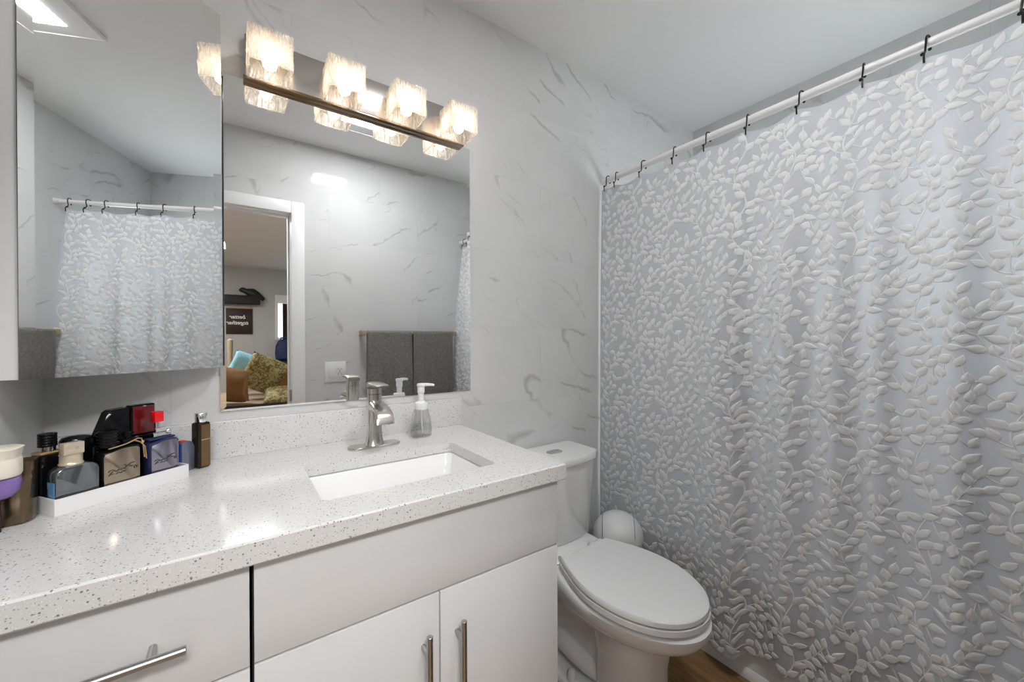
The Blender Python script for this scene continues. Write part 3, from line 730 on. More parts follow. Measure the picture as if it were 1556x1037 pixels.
bm = BM(); pr = [(1.4645, 0.0008), (1.4645, 0.012), (1.469, 0.030), (1.4755, 0.036), (1.4755, 0.0008)]
loft(bm, [[(tx(x), tyy(y), z) for x, z in pr] for y in (-1.497, -0.003)]); obj('base_trim', bm, 'trim', tu)

RX, RZ = 1.487, 1.967
sr = thing('shower_rod', 'white shower curtain rod running from wall to wall', 'shower rod', (RX, -0.75, RZ))
bm = BM(); tube(bm, [(0, -0.746, 0), (0, 0.72, 0)], 0.0118, 20); obj('rod', bm, 'rod', sr)
obj('inner_rod', tube(BM(), [(0, -0.26, 0), (0, -0.255, 0), (0, 0.735, 0)], [0.0130, 0.0134, 0.0134], 20), 'rod', sr)
for s in (-1, 1):
    bm = BM(); tube(bm, [(0, s*0.718, 0), (0, s*0.722, 0), (0, s*0.744, 0), (0, s*0.7485, 0)], [0.0145, 0.016, 0.0165, 0.0185], 20); obj('end_cap', bm, 'rod', sr)

# curtain surface
ZTOP, ZHEM = 1.921, 0.098
HOOKS = [-0.035, -0.088, -0.238, -0.388, -0.528, -0.670, -0.832, -0.983, -1.112, -1.262, -1.345, -1.432]
def curtain_pt(s, t):
    """s: metres along the rod from the back wall (0..1.43), t: 0 top .. 1 hem"""
    y = -0.009 - s
    g = 0.25+0.75*min(1.0, t*2.6)
    # near end swings toward the room and the side wall as it falls
    f = 0.0
    for c, a, wl, wr in RIDGES:
        d = (y-c); w = wl if d > 0 else wr      # wl: side toward the back wall
        f += a*math.exp(-(d/w)**2)
    f *= g
    f += 0.004*math.sin(s*23+0.8)*g + 0.003*math.sin(s*41+2.1*t)*g + 0.004*t*math.sin(s*9+t*3)
    f += 0.006*mnoise.noise(Vector((s*5, t*3, 1.3)))*g
    e = max(0.0, (s-1.30)/0.12); f += 0.05*e*e*math.sin(min(1, t*1.6)*PI/2)
    x = 1.459 + 0.010*(1-min(1.0, t*4)) - f
    yy = y - 0.03*max(0, (s-1.2)/0.22)*min(1, t*2.2)
    # top edge sags between hooks
    hk = sorted(HOOKS, reverse=True); sag = 0.0
    for a_, b_ in zip(hk, hk[1:]):
        if b_ <= y <= a_:
            q = (a_-y)/(a_-b_); sag = 0.014*(a_-b_)/0.14*math.sin(PI*q)
    zt = ZTOP - sag
    hem = ZHEM + 0.006*math.sin(s*17) + 0.004*math.sin(s*39+1) - 0.02*max(0, f-0.03)/0.03
    return Vector((x, yy, zt + (hem-zt)*t))
RIDGES = [(-0.11, 0.014, 0.045, 0.04), (-0.25, 0.020, 0.05, 0.05), (-0.41, 0.014, 0.05, 0.05), (-0.55, 0.016, 0.05, 0.05), (-0.652, 0.050, 0.10, 0.018),
          (-0.80, 0.034, 0.045, 0.050), (-0.925, 0.026, 0.035, 0.035), (-1.02, 0.024, 0.030, 0.028), (-1.165, 0.040, 0.040, 0.042), (-1.33, 0.030, 0.045, 0.05)]
SL, TL = 1.425, ZTOP-ZHEM
def cnormal(s, t):
    e = 0.002
    a = curtain_pt(min(s+e, SL), t)-curtain_pt(max(s-e, 0), t); b_ = curtain_pt(s, min(t+e, 1))-curtain_pt(s, max(t-e, 0))
    n = a.cross(b_).normalized()
    return n if n.x < 0 else -n
bm = BM(); NS, NT = 330, 110
grid = [[bm.verts.new(curtain_pt(SL*i/NS, j/NT)) for j in range(NT+1)] for i in range(NS+1)]
for i in range(NS):
    for j in range(NT): bm.faces.new((grid[i][j], grid[i+1][j], grid[i+1][j+1], grid[i][j+1]))
# raised leaf-vine embroidery, part of the cloth
def emb(pts2, h):   # 2-D (s, v) metres, v downwards from the top
    out = []
    for (s, v), hh in zip(pts2, h):
        s = min(max(s, 0.001), SL-0.001); t = min(max(v/TL, 0.001), 0.999)
        out.append(bm.verts.new(curtain_pt(s, t)+cnormal(s, t)*hh))
    return out
centres = {}
def near(p, d):
    a, b_ = int(p[0]/0.04), int(p[1]/0.04)
    for i in (-1, 0, 1):
        for j in (-1, 0, 1):
            for q in centres.get((a+i, b_+j), ()):
                if (p[0]-q[0])**2+(p[1]-q[1])**2 < d*d: return q
    return None
def leaf(s, v, ang, L, Wd, bend):
    """leaf starting at (s, v) growing along angle ang (0 = +s, 90 = up)"""
    na = 6; rows = []
    mid = (s+0.5*L*math.cos(ang), v-0.5*L*math.sin(ang))
    if near(mid, 0.0185): return False
    for i in range(na+1):
        a = i/na; w = Wd*max(0.02, math.sin(PI*a**0.80))**0.95
        cxx = a*L; off = bend*L*a*a
        pts = []; hs = []
        for b_, k in ((-1, 0.0), (-0.55, 0.95), (0.0, 0.25), (0.55, 1.0), (1, 0.0)):
            lx = cxx; lyv = off + b_*w/2
            pts.append((s+lx*math.cos(ang)-lyv*math.sin(ang), v-(lx*math.sin(ang)+lyv*math.cos(ang))))
            hs.append(0.0008 + 0.0036*k*math.sin(PI*min(1, max(0, a*0.96+0.02)))**0.6)
        if not all(0.002 < p[0] < SL-0.002 and 0.002 < p[1] < TL-0.002 for p in pts): return
        rows.append((pts, hs))
    centres.setdefault((int(mid[0]/0.04), int(mid[1]/0.04)), []).append(mid)
    vs = [emb(p, h) for p, h in rows]
    for i in range(na):
        for j in range(4):
            f = bm.faces.new((vs[i][j], vs[i+1][j], vs[i+1][j+1], vs[i][j+1])); f.material_index = 1
def stem(pts, w):
    rows = []
    for i, (s, v) in enumerate(pts):
        a = pts[max(i-1, 0)]; b_ = pts[min(i+1, len(pts)-1)]
        d = Vector((b_[0]-a[0], b_[1]-a[1])).normalized(); n = (-d.y, d.x)
        q = [(s+n[0]*k*w, v+n[1]*k*w) for k in (-0.5, 0, 0.5)]
        if not all(0.002 < p[0] < SL-0.002 and 0.002 < p[1] < TL-0.002 for p in q):
            rows = rows if len(rows) > 1 else []
            break
        rows.append(emb(q, (0.0006, 0.0022, 0.0006)))
    for r0, r1 in zip(rows, rows[1:]):
        for j in range(2):
            f = bm.faces.new((r0[j], r1[j], r1[j+1], r0[j+1])); f.material_index = 1
rl = random.Random(5)
PX, PV = 0.150, 0.200
def jit(a): return rl.uniform(-a, a)
ncol = int(SL/PX)+2; nrow = int(TL/PV)+2
for ci in range(-1, ncol):
    s0 = 0.05 + ci*PX; vo = 0.1 if ci % 2 else 0.0
    def mx(v): return s0 + 0.016*math.sin(2*PI*(v-vo)/PV)
    nn = int(TL/0.012)
    stem([(mx(0.004+TL*0.99*i/nn), 0.004+TL*0.99*i/nn) for i in range(nn+1)], 0.0036)
    for ri in range(-1, nrow):
        v0 = vo + ri*PV + 0.10
        # leaves straight off the main stem
        for k, (dv, sd_) in enumerate(((0.0, -1), (0.03, 1), (0.065, -1), (0.098, -1), (0.13, 1), (0.165, -1))):
            v = v0-dv; s = mx(v)
            an = PI/2 - sd_*math.radians(36+jit(16))
            leaf(s+sd_*0.003, v, an, 0.037+jit(0.005), 0.022+jit(0.003), -sd_*0.14)
        # branch rising to the right with paired leaves, and a shorter one to the left
        for sd_, ln, st in ((1, 0.105, 0.045), (-1, 0.070, 0.125)):
            vb = v0-st; sb = mx(vb); bp = []
            for i in range(9):
                a = i/8; bp.append((sb+sd_*ln*0.70*a**0.9, vb-ln*0.92*a+0.014*math.sin(PI*a)))
            stem(bp, 0.0030)
            for i, a in enumerate((2, 3, 4, 5, 6, 7) if ln > 0.09 else (3, 5, 6)):
                p = bp[a]; side = 1 if i % 2 else -1
                base = math.atan2(-(bp[a][1]-bp[a-1][1]), bp[a][0]-bp[a-1][0])
                leaf(p[0], p[1], base+side*math.radians(46+jit(14)), 0.034+jit(0.005), 0.0212+jit(0.003), side*-0.12)
            p = bp[8]; base = math.atan2(-(bp[8][1]-bp[7][1]), bp[8][0]-bp[7][0])
            leaf(p[0], p[1], base+jit(0.25), 0.038, 0.021, 0.05)
# sprigs that fill the gaps between the vines
for _ in range(9000):
    p = (rl.uniform(0.01, SL-0.01), rl.uniform(0.01, TL-0.01))
    if near(p, 0.0225): continue
    q = near(p, 0.045)
    an = math.radians(rl.choice((50, 70, 90, 110, 130))+jit(12))
    if q:   # grow away from the nearest leaf, on a short curved stalk
        an = math.atan2(abs(p[1]-q[1])+0.012, p[0]-q[0])+jit(0.3)
    L = 0.034+jit(0.005); b0 = (p[0]-0.5*L*math.cos(an), p[1]+0.5*L*math.sin(an))
    if leaf(b0[0], b0[1], an, L, 0.0212+jit(0.003), 0.08) is None and q:
        stem([(b0[0]+(q[0]-b0[0])*i/4, b0[1]+(q[1]-b0[1])*i/4+0.003*math.sin(PI*i/4)) for i in range(5)], 0.0026)
bm.loops.layers.int.new('keep')
cu = obj('shower_curtain', bm, None, mats=['curtain', 'leaf'], sharp=180)
tag(cu, 'lavender-grey shower curtain embroidered all over with white leafy vines', 'shower curtain')

def hook_bm():
    bm = BM(); r = 0.0172; p = []
    for i in range(17):
        a = math.radians(-58 + 248*i/16)      # from back-low over the top to the front
        p.append((r*math.cos(a), 0, r*math.sin(a)+0.002))
    p += [(-0.0165, 0.001, -0.012), (-0.0145, 0.002, -0.020), (-0.0165, 0.002, -0.028), (-0.0235, 0.001, -0.034), (-0.030, 0, -0.038), (-0.0325, 0, -0.046), (-0.0315, 0, -0.056), (-0.0305, 0, -0.062)]
    tube(bm, p, 0.0023, 8)
    ball(bm, p[0], 0.0040, u=10, v=8); ball(bm, (-0.0275, 0.004, -0.036), 0.0045, u=10, v=8)
    return bm
hbm = hook_bm(); h0 = obj('curtain_hook', hbm, 'wire')
HL = ['nearest the tiled back wall', 'second from the back wall', 'third from the back wall', 'fourth from the back wall', 'fifth from the back wall', 'sixth from the back wall',
      'seventh from the back wall', 'eighth from the back wall', 'ninth from the back wall', 'tenth from the back wall, at the photo\'s right edge', 'second from the towel wall, seen only in mirror', 'nearest the towel wall, seen only in mirror']
for i, y in enumerate(HOOKS):
    o = h0 if i == 0 else h0.copy()
    if i: C.objects.link(o)
    o.location = (RX, y, RZ); o.rotation_euler = (0, 0, math.radians((0, 12, -8, 10, -6, 9, -10, 6, -7, 4, 9, -5)[i]))
    tag(o, 'black wire curtain hook, ' + HL[i], 'curtain hook', 'curtain hooks on the shower rod')

# ------------------------------------------------------------------ towel bar, towels, switch (seen in the mirrors)
BX0, BX1, BY, BZ = 0.735, 1.365, YF+0.068, 1.243
tr = thing('towel_bar', 'light wooden towel bar on the tiled wall opposite the mirror', 'towel bar', ((BX0+BX1)/2, YF, BZ))
hl = (BX1-BX0)/2+0.022
obj('rail', tube(BM(), [(-hl+0.01, 0.068, 0), (hl-0.01, 0.068, 0)], 0.0095, 16), 'tan', tr)
for s in (-1, 1):
    bm = BM(); box(bm, s*hl-0.014, s*hl+0.014, 0.001, 0.088, -0.017, 0.017, 0.004); obj('bracket', bm, 'tan', tr)
def towel(name, x0, x1, label, zf, zb, seed):
    bm = BM(); r = 0.0165; n = 46; w = x1-x0
    prof = []
    L1, L2 = BZ-zf, BZ-zb
    m_ = 44
    for i in range(m_+1):   # front drop from hem up, over the bar, down the back
        prof.append((BY+r, zf+L1*i/m_, 1-i/m_))
    for i in range(1, 10):
        a = PI*i/10; prof.append((BY+r*math.cos(a), BZ+r*math.sin(a), 0))
    for i in range(21): prof.append((BY-r, BZ-L2*i/20, i/20))
    g0 = []; g1 = []
    for k, (y, z, d) in enumerate(prof):
        ra, rb = [], []
        for j in range(n+1):
            q = j/n; x = x0+w*q
            front = 1 if k <= m_ else (0.25 if k <= m_+9 else -0.15)
            ws = (0.006*math.sin(q*8+seed)+0.004*math.sin(q*17+seed*2))*d*front + 0.004*mnoise.noise(Vector((x*16, z*10, seed)))*abs(front)
            xs = x + (q-0.5)*0.012*d
            ny = (1 if k <= m_ else math.cos(PI*min(1, (k-m_)/10)))
            ra.append((xs, y+ws, z + 0.003*math.sin(q*11+seed)*d)); 
            rb.append((xs, y+ws-0.006*ny, z-(0.006 if m_ < k < m_+10 else 0)+0.003*math.sin(q*11+seed)*d))
        g0.append(ra); g1.append(rb)
    a = loft(bm, g0, False, False, closed=False); b_ = loft(bm, g1, False, False, closed=False)
    K = len(a)-1
    for i in range(K):
        bm.faces.new((a[i][0], a[i+1][0], b_[i+1][0], b_[i][0])); bm.faces.new((a[i][n], b_[i][n], b_[i+1][n], a[i+1][n]))
    for j in range(n):
        bm.faces.new((a[0][j], b_[0][j], b_[0][j+1], a[0][j+1])); bm.faces.new((a[K][j], a[K][j+1], b_[K][j+1], b_[K][j]))
    return tag(obj(name, bm, 'towel', sharp=70), label, 'towel', 'grey towels on the towel bar')
towel('towel', 0.738, 1.047, 'dark grey terry towel hanging nearer the light switch, left one in the mirror', 0.60, 0.72, 1.0)
towel('towel', 1.060, 1.370, 'dark grey terry towel hanging nearer the shower curtain, right one in the mirror', 0.62, 0.74, 4.2)
sw = thing('light_switch', 'white double light switch plate beside the doorway, seen in the mirror', 'light switch', (0.549, YF, 0.986))
obj('plate', bxo(-0.066, 0.066, 0.0008, 0.007, -0.067, 0.067, 0.003), 'plastic', sw)
obj('rocker', xform(bxo(-0.042-0.0, -0.004, 0.0072, 0.0115, -0.036, 0.036, 0.0015), Matrix.Translation((-0.0005, 0, 0))), 'plastic', sw)
bm = bxo(0.008, 0.046, 0.0072, 0.010, -0.036, 0.036, 0.0012)
obj('dimmer', bm, 'plastic', sw)
bm = BM(); tube(bm, [(0.014, 0.0105, -0.022), (0.026, 0.0105, 0.004), (0.038, 0.0105, -0.022)], 0.0014, 6); tube(bm, [(0.014, 0.0105, 0.022), (0.026, 0.0105, 0.006), (0.038, 0.0105, 0.022)], 0.0014, 6)
obj('dimmer_slot', bm, 'mattegrey', sw)

# ------------------------------------------------------------------ perfume tray and bottles
TO = Vector((-0.264, -0.283, TOP)); TA = math.atan2(0.129, 0.178)
tu_, tv_ = Vector((math.cos(TA), math.sin(TA), 0)), Vector((-math.sin(TA), math.cos(TA), 0))
TLn, TD = 0.2195, 0.092
def tray_pt(u, v, z=0.0): return TO + tu_*u + tv_*v + Vector((0, 0, z))
tc_ = tray_pt(TLn/2, TD/2)
ty = thing('perfume_tray', 'white rectangular tray holding perfume bottles at the left of the counter', 'tray', tc_, TA)
bm = BM(); hx, hy, th = TLn/2, TD/2, 0.0032
loft(bm, [srect(2*hx, 2*hy, 0.002, 0.0003, 2), srect(2*hx, 2*hy, 0.002, 0.030, 2), srect(2*hx-2*th, 2*hy-2*th, 0.0015, 0.030, 2), srect(2*hx-2*th-0.001, 2*hy-2*th-0.001, 0.0015, 0.0045, 2)])
obj('tray_body', bm, 'plastic', ty)
FZ = 0.0049
def bottle(name, label, u, v, rot=0.0, z=FZ, group='perfume bottles on the tray'):
    p = tray_pt(u, v, z); return thing(name, label, 'perfume bottle', p, TA+rot, group)
def rbox(bm, w, d, z0, z1, r=0.004, e=0.002, c=(0, 0), mi=0):
    loft(bm, [srect(w-2*e, d-2*e, max(r-e, 0.0006), z0, 5, c), srect(w, d, r, z0+e, 5, c), srect(w, d, r, z1-e, 5, c), srect(w-2*e, d-2*e, max(r-e, 0.0006), z1, 5, c)], mi=mi); return bm
def squiggle(parent, w, y, zc, name='signature', m='engrave', k=1.0):
    bm = BM()
    def st(pts, r=0.0009): tube(bm, [(a*w, y, zc+b_*w) for a, b_ in pts], r*k, 6)
    st([(-0.40, 0.02), (-0.36, 0.07), (-0.28, 0.08), (-0.22, 0.06), (-0.30, 0.00), (-0.36, -0.06), (-0.40, -0.11), (-0.33, -0.06), (-0.26, -0.06)])
    st([(-0.22, 0.02), (-0.16, 0.00), (-0.10, 0.05), (-0.06, 0.02), (0.0, 0.06), (0.05, 0.04), (0.12, 0.11), (0.22, 0.17), (0.34, 0.19)], 0.0011)
    st([(0.06, 0.18), (0.11, 0.10), (0.05, 0.02), (0.12, -0.02)])
    st([(-0.20, -0.09), (-0.12, -0.05), (-0.05, -0.09), (0.02, -0.03), (0.08, -0.06)])
    st([(0.18, 0.07), (0.22, 0.10), (0.26, 0.05), (0.30, 0.08)])
    st([(0.36, 0.06), (0.41, 0.03), (0.40, -0.03), (0.34, -0.03), (0.33, 0.03), (0.37, 0.06)])
    return obj(name, bm, m, parent)
# grey-blue low bottle with champagne cap
b = bottle('perfume_bottle', 'low grey-blue glass perfume bottle with square champagne cap at the front left of the tray', 0.0365, 0.0245)
bm = BM(); w, d, h = 0.061, 0.030, 0.079
def sh(w, z0, h, n=8):
    r = 0.02
    pts = [(-w/2+0.002, z0), (w/2-0.002, z0), (w/2, z0+0.002)]
    for i in range(n+1): a = PI/2*i/n; pts.append((w/2-r+r*math.cos(a), z0+h-r*0.85+r*0.85*math.sin(a)))
    for i in range(n+1): a = PI/2+PI/2*i/n; pts.append((-w/2+r+r*math.cos(a), z0+h-r*0.85+r*0.85*math.sin(a)))
    pts.append((-w/2, z0+0.002)); return pts
def slab_xz(bm, pts, y0, y1, e=0.002, mi=0):
    cx_ = sum(p[0] for p in pts)/len(pts); cz_ = sum(p[1] for p in pts)/len(pts)
    def sc(k): return [(cx_+(x-cx_)*k, cz_+(z-cz_)*k) for x, z in pts]
    zmin = min(p[1] for p in pts)
    s = sc(1-2*e/0.06)
    s = [(x, max(z, zmin)) for x, z in s]
    loft(bm, [[(x, y0, z) for x, z in s], [(x, y0+e, z) for x, z in pts], [(x, y1-e, z) for x, z in pts], [(x, y1, z) for x, z in s]], mi=mi); return bm
obj('glass_body', slab_xz(BM(), sh(w, 0.0003, h), -d/2, d/2), 'greyglass', b, sharp=50)
obj('side_panel', bxo(-w/2-0.0012, -w/2+0.001, -d/2+0.004, d/2-0.004, 0.018, 0.052, 0.0008), 'blueside', b)['label'] = 'pale blue glass side'
obj('collar', lathe(BM(), [(0.0125, 0.0785), (0.0165, 0.0788), (0.017, 0.081), (0.0155, 0.083), (0.0155, 0.0965), (0.0165, 0.098)], (-0.004, 0, 0), 26), 'beige', b)
obj('cap', xform(bxo(-0.0145, 0.0145, -0.0085, 0.0085, 0.0982, 0.1195, 0.0012), Matrix.Translation((-0.003, 0, 0))), 'beige', b)
obj('cap_dot', tube(BM(), [(0.001, -0.0086, 0.110), (0.001, -0.0095, 0.110)], 0.0024, 14), 'silver', b)
# flask builder
def flask(label, u, v, mface, mside, h, w=0.060, d=0.032):
    f = bottle('perfume_flask', label, u, v)
    pts = [(-w/2+0.003, 0.0003), (w/2-0.003, 0.0003), (w/2, 0.003)]
    n = 10
    for i in range(n+1): a = PI/2*i/n; pts.append((w/2-0.008+0.008*math.cos(a), h-0.010+0.008*math.sin(a)))
    for i in range(1, 8): q = i/8; pts.append((w/2-0.008-(w-0.02)*q, h-0.002+0.003*math.sin(PI*q)-0.004*q))
    for i in range(n+1): a = PI/2+PI/2*i/n; pts.append((-w/2+0.010+0.010*math.cos(a), h-0.016+0.010*math.sin(a)))
    pts.append((-w/2, 0.003))
    obj('flask_body', slab_xz(BM(), pts, -d/2, d/2, 0.004), mside, f, sharp=60)
    zc = h*0.48
    fp = [(x*0.93, zc+(z-zc)*0.93) for x, z in pts]
    obj('face_plate', slab_xz(BM(), fp, -d/2-0.0008, -d/2+0.001, 0.0005), mface, f, sharp=60)
    squiggle(f, w*0.92, -d/2-0.0009, h*0.50)
    return f
f1 = flask('square bronze flask with engraved signature, ribbed black cap and gold cord on the tray front', 0.1015, 0.0255, 'bronze_flask', 'black', 0.096, 0.0625, 0.034)
bm = BM(); prof = [(0.0135, 0.0945)]
for i in range(5): z = 0.097+i*0.0062; prof += [(0.0160, z), (0.0168, z+0.0012), (0.0168, z+0.0044), (0.0158, z+0.0056)]
prof += [(0.015, 0.1285), (0.012, 0.1295)]
lathe(bm, prof, (-0.014, 0.002, 0), 28); obj('ribbed_cap', bm, 'black', f1)
bm = BM(); tube(bm, [(0.006, 0, 0.101), (0.03, 0.0, 0.101)], 0.0068, 14); tube(bm, [(0.017, 0, 0.104), (0.017, 0, 0.113)], 0.005, 12); box(bm, 0.009, 0.026, -0.007, 0.007, 0.1125, 0.121, 0.002)
ball(bm, (-0.004, -0.008, 0.103), 0.0055, u=14, v=10)
obj('atomizer', bm, 'black', f1)
bm = BM(); tube(bm, [(-0.022, -0.017, 0.0955), (-0.008, -0.0155, 0.0965), (0.008, -0.015, 0.099), (0.020, -0.0145, 0.103), (0.027, -0.0145, 0.106), (0.0335, -0.014, 0.104), (0.035, -0.0175, 0.090), (0.036, -0.0190, 0.064)], 0.0013, 8)
tube(bm, [(0.022, -0.0155, 0.1025), (0.031, -0.016, 0.097), (0.038, -0.018, 0.086), (0.0395, -0.019, 0.060)], 0.0012, 8)
ball(bm, (0.0345, -0.0165, 0.097), 0.003, u=10, v=8)
obj('gold_cord', bm, 'gold', f1)
f2 = flask('blue metallic flask with engraved signature, silver sprayer and bright red cap on the tray', 0.1775, 0.0255, 'blue_metal', 'navy', 0.094, 0.056, 0.032)
obj('collar', xform(bxo(-0.026, 0.024, -0.010, 0.010, 0.0925, 0.0965, 0.0015), Matrix.Identity(4)), 'navy', f2)
bm = BM(); tube(bm, [(-0.016, 0, 0.1015), (0.018, 0, 0.1015)], 0.0062, 14); tube(bm, [(-0.006, 0, 0.106), (-0.006, 0, 0.1308)], 0.0055, 14); tube(bm, [(-0.012, -0.002, 0.1125), (0.010, -0.004, 0.1125)], 0.0055, 12); ball(bm, (0.012, -0.004, 0.107), 0.006, u=14, v=10)
obj('sprayer', bm, 'silver', f2)
obj('red_cap', xform(bxo(-0.0085, 0.0085, -0.008, 0.008, 0.1310, 0.1540, 0.0012), Matrix.Translation((-0.006, 0, 0))), 'red', f2)
# back row
b = bottle('perfume_bottle', 'black perfume bottle with gold shoulder and ribbed black cap, back left of the tray', 0.019, 0.0690)
obj('bottle_body', rbox(BM(), 0.034, 0.030, 0.0003, 0.098, 0.004), 'black', b)
obj('gold_shoulder', rbox(BM(), 0.0335, 0.0295, 0.0981, 0.1025, 0.004, 0.001), 'gold', b)
obj('neck', lathe(BM(), [(0.010, 0.1026), (0.011, 0.1035), (0.011, 0.1115)], seg=24), 'silver', b)
bm = BM(); prof = []
for i in range(5): z = 0.1117+i*0.005; prof += [(0.0125, z), (0.0130, z+0.001), (0.0130, z+0.0038), (0.0124, z+0.0046)]
lathe(bm, prof, seg=26); obj('ribbed_cap', bm, 'black', b)
b = bottle('perfume_bottle', 'black bottle with wide round black cap, behind the grey-blue bottle', 0.0600, 0.0690)
obj('bottle_body', rbox(BM(), 0.038, 0.030, 0.0003, 0.094, 0.006), 'black', b)
obj('wide_cap', lathe(BM(), [(0.016, 0.0942), (0.0235, 0.0955), (0.0245, 0.098), (0.0245, 0.114), (0.022, 0.1195), (0.012, 0.1225), (0.0005, 0.123)], seg=32), 'black', b)
b = bottle('perfume_bottle', 'tall slanted black glass perfume bottle at the back of the tray', 0.1150, 0.0700)
sl = [(-0.030, 0.0003), (0.022, 0.0003), (0.024, 0.110), (0.024, 0.164), (0.021, 0.1665), (-0.006, 0.1645), (-0.012, 0.160), (-0.030, 0.110)]
obj('bottle_body', slab_xz(BM(), sl, -0.0145, 0.0145, 0.003), 'black', b, sharp=30)
b = bottle('perfume_bottle', 'dark red square glass bottle with black edges, highest on the tray', 0.1655, 0.0720)
obj('base', rbox(BM(), 0.0465, 0.030, 0.0003, 0.1015, 0.006), 'black', b)
obj('frame', rbox(BM(), 0.0465, 0.020, 0.1017, 0.1685, 0.004, 0.002), 'black', b)
obj('red_glass', rbox(BM(), 0.0405, 0.0025, 0.1050, 0.1655, 0.001, 0.0006, (0, -0.0113)), 'darkred', b)['label'] = 'dark red glass face'
# beside the tray
b = thing('perfume_bottle', 'small blue and grey bottle between the tray and the tall dark bottle', 'perfume bottle', (-0.0985, -0.0900, TOP+0.0003), math.radians(38))
obj('bottle_body', slab_xz(BM(), [(-0.0125, 0), (0.0125, 0), (0.0145, 0.004), (0.0150, 0.058), (0.011, 0.068), (0.004, 0.0715), (-0.0145, 0.0715), (-0.0150, 0.066), (-0.0150, 0.004)], -0.011, 0.011), 'bluegrey', b, sharp=50)
obj('blue_side', bxo(-0.0165, -0.0151, -0.009, 0.009, 0.004, 0.068, 0.0006), 'royal', b)['label'] = 'bright blue side face'
obj('red_top', bxo(-0.013, -0.002, -0.008, 0.008, 0.0716, 0.0745, 0.001), 'red', b)['label'] = 'red top'
b = thing('perfume_bottle', 'tall dark brown bottle with silver cap, right of the tray by the backsplash', 'perfume bottle', (-0.0685, -0.0800, TOP+0.0003), math.radians(36))
obj('bottle_body', rbox(BM(), 0.031, 0.027, 0, 0.112, 0.006, 0.003), 'darkbrown', b, sharp=40)
obj('bottle_front', rbox(BM(), 0.0215, 0.0018, 0.004, 0.107, 0.0008, 0.0004, (0.002, -0.0140)), 'brownlite', b)['label'] = 'lighter brown front face'
obj('seam', xform(bxo(-0.0085, 0.0125, -0.0154, -0.0148, 0.0695, 0.0708), Matrix.Identity(4)), 'tan', b)
bm = BM(); prof = [(0.0115, 0.1122), (0.0125, 0.114), (0.0125, 0.134), (0.0115, 0.1355)]
lathe(bm, prof, seg=32); obj('silver_cap', bm, 'chrome', b)
# brown cup with air freshener standing in it, at the very left
cp = thing('cup', 'brown metallic cup at the left edge of the counter', 'cup', (-0.3135, -0.2700, TOP+0.0003))
bm = BM(); loft(bm, [srect(0.040, 0.040, 0.014, 0, 6), srect(0.0465, 0.0465, 0.016, 0.004, 6), srect(0.050, 0.050, 0.017, 0.104, 6), srect(0.049, 0.049, 0.017, 0.106, 6), srect(0.046, 0.046, 0.015, 0.105, 6), srect(0.043, 0.043, 0.014, 0.006, 6)])
obj('cup_body', bm, 'brown_metal', cp, sharp=60)
af = thing('air_freshener', 'cream-topped air freshener with purple gel at the left edge of the counter', 'air freshener', (-0.313, -0.3185, TOP+0.0003))
af.location = (-0.3215, -0.3120, TOP)
bm = BM(); lathe(bm, [(0.006, 0.0003), (0.006, 0.002), (0.005, 0.050), (0.014, 0.0545)], seg=24); obj('stand', bm, 'darkbrown', af)
bm = BM(); lathe(bm, [(0.012, 0.0548), (0.0215, 0.0585), (0.0265, 0.068), (0.0280, 0.080), (0.0280, 0.0895)], seg=36); obj('gel_cup', bm, 'purple', af, sharp=60)
obj('rim', lathe(BM(), [(0.0284, 0.086), (0.0292, 0.087), (0.0292, 0.091), (0.0280, 0.0915)], seg=36), 'clear', af)
bm = BM(); loft(bm, [srect(0.054, 0.054, 0.025, 0.0918, 8), srect(0.056, 0.056, 0.024, 0.096, 8), srect(0.055, 0.055, 0.022, 0.117, 8), srect(0.0515, 0.0515, 0.020, 0.1215, 8), srect(0.056, 0.054, 0.018, 0.1360, 8), srect(0.058, 0.055, 0.018, 0.1375, 8), srect(0.050, 0.050, 0.018, 0.1395, 8)])
obj('cream_top', bm, 'cream', af, sharp=30)

# ------------------------------------------------------------------ bedroom seen through the doorway, in the mirror
FW = -6.9
def Wd(o, *a, **k): return tag(o, *a, **k)
sh_ = tag(obj('wall_shelf', bxo(-0.75, 0.375, FW+0.001, FW+0.13, 1.811, 1.965, 0.004), 'blackm'), 'black box shelf high on the bedroom wall above the sign', 'shelf')
br = BM()
rings = []
for y, x, z, r in ((0, 0.072, 2.055, 0.012), (0, 0.095, 2.062, 0.034), (0, 0.13, 2.060, 0.042), (0, 0.165, 2.043, 0.040), (0, 0.21, 2.025, 0.062), (0, 0.27, 2.010, 0.078), (0, 0.33, 1.985, 0.062), (0, 0.39, 1.95, 0.040), (0, 0.445, 1.915, 0.014)):
    rings.append([(x+r*0.5*math.sin(2*PI*j/14)*0.5, FW+0.066+r*0.7*math.cos(2*PI*j/14), z+r*math.sin(2*PI*j/14)) for j in range(14)])
loft(br, rings)
tube(br, [(0.30, FW+0.03, 1.98), (0.38, FW+0.02, 1.93), (0.43, FW+0.02, 1.89)], [0.03, 0.022, 0.006], 8); tube(br, [(0.30, FW+0.10, 1.98), (0.37, FW+0.11, 1.93), (0.42, FW+0.11, 1.895)], [0.03, 0.022, 0.006], 8)
for dy in (0.05, 0.085): tube(br, [(0.25, FW+dy, 1.97), (0.25, FW+dy, 1.9655)], 0.008, 8)
tag(obj('bird_figurine', br, 'blackm', sharp=60), 'black bird figurine perched on the end of the bedroom shelf', 'figurine')
sg = thing('wall_sign', 'dark wooden sign reading better together on the bedroom wall', 'sign', (-0.03, FW, 1.525))
obj('board', bxo(-0.30, 0.294, 0.002, 0.022, -0.22, 0.215, 0.003), 'sign', sg)
obj('top_strip', bxo(-0.30, 0.294, 0.002, 0.024, 0.216, 0.26, 0.002), 'tan', sg)
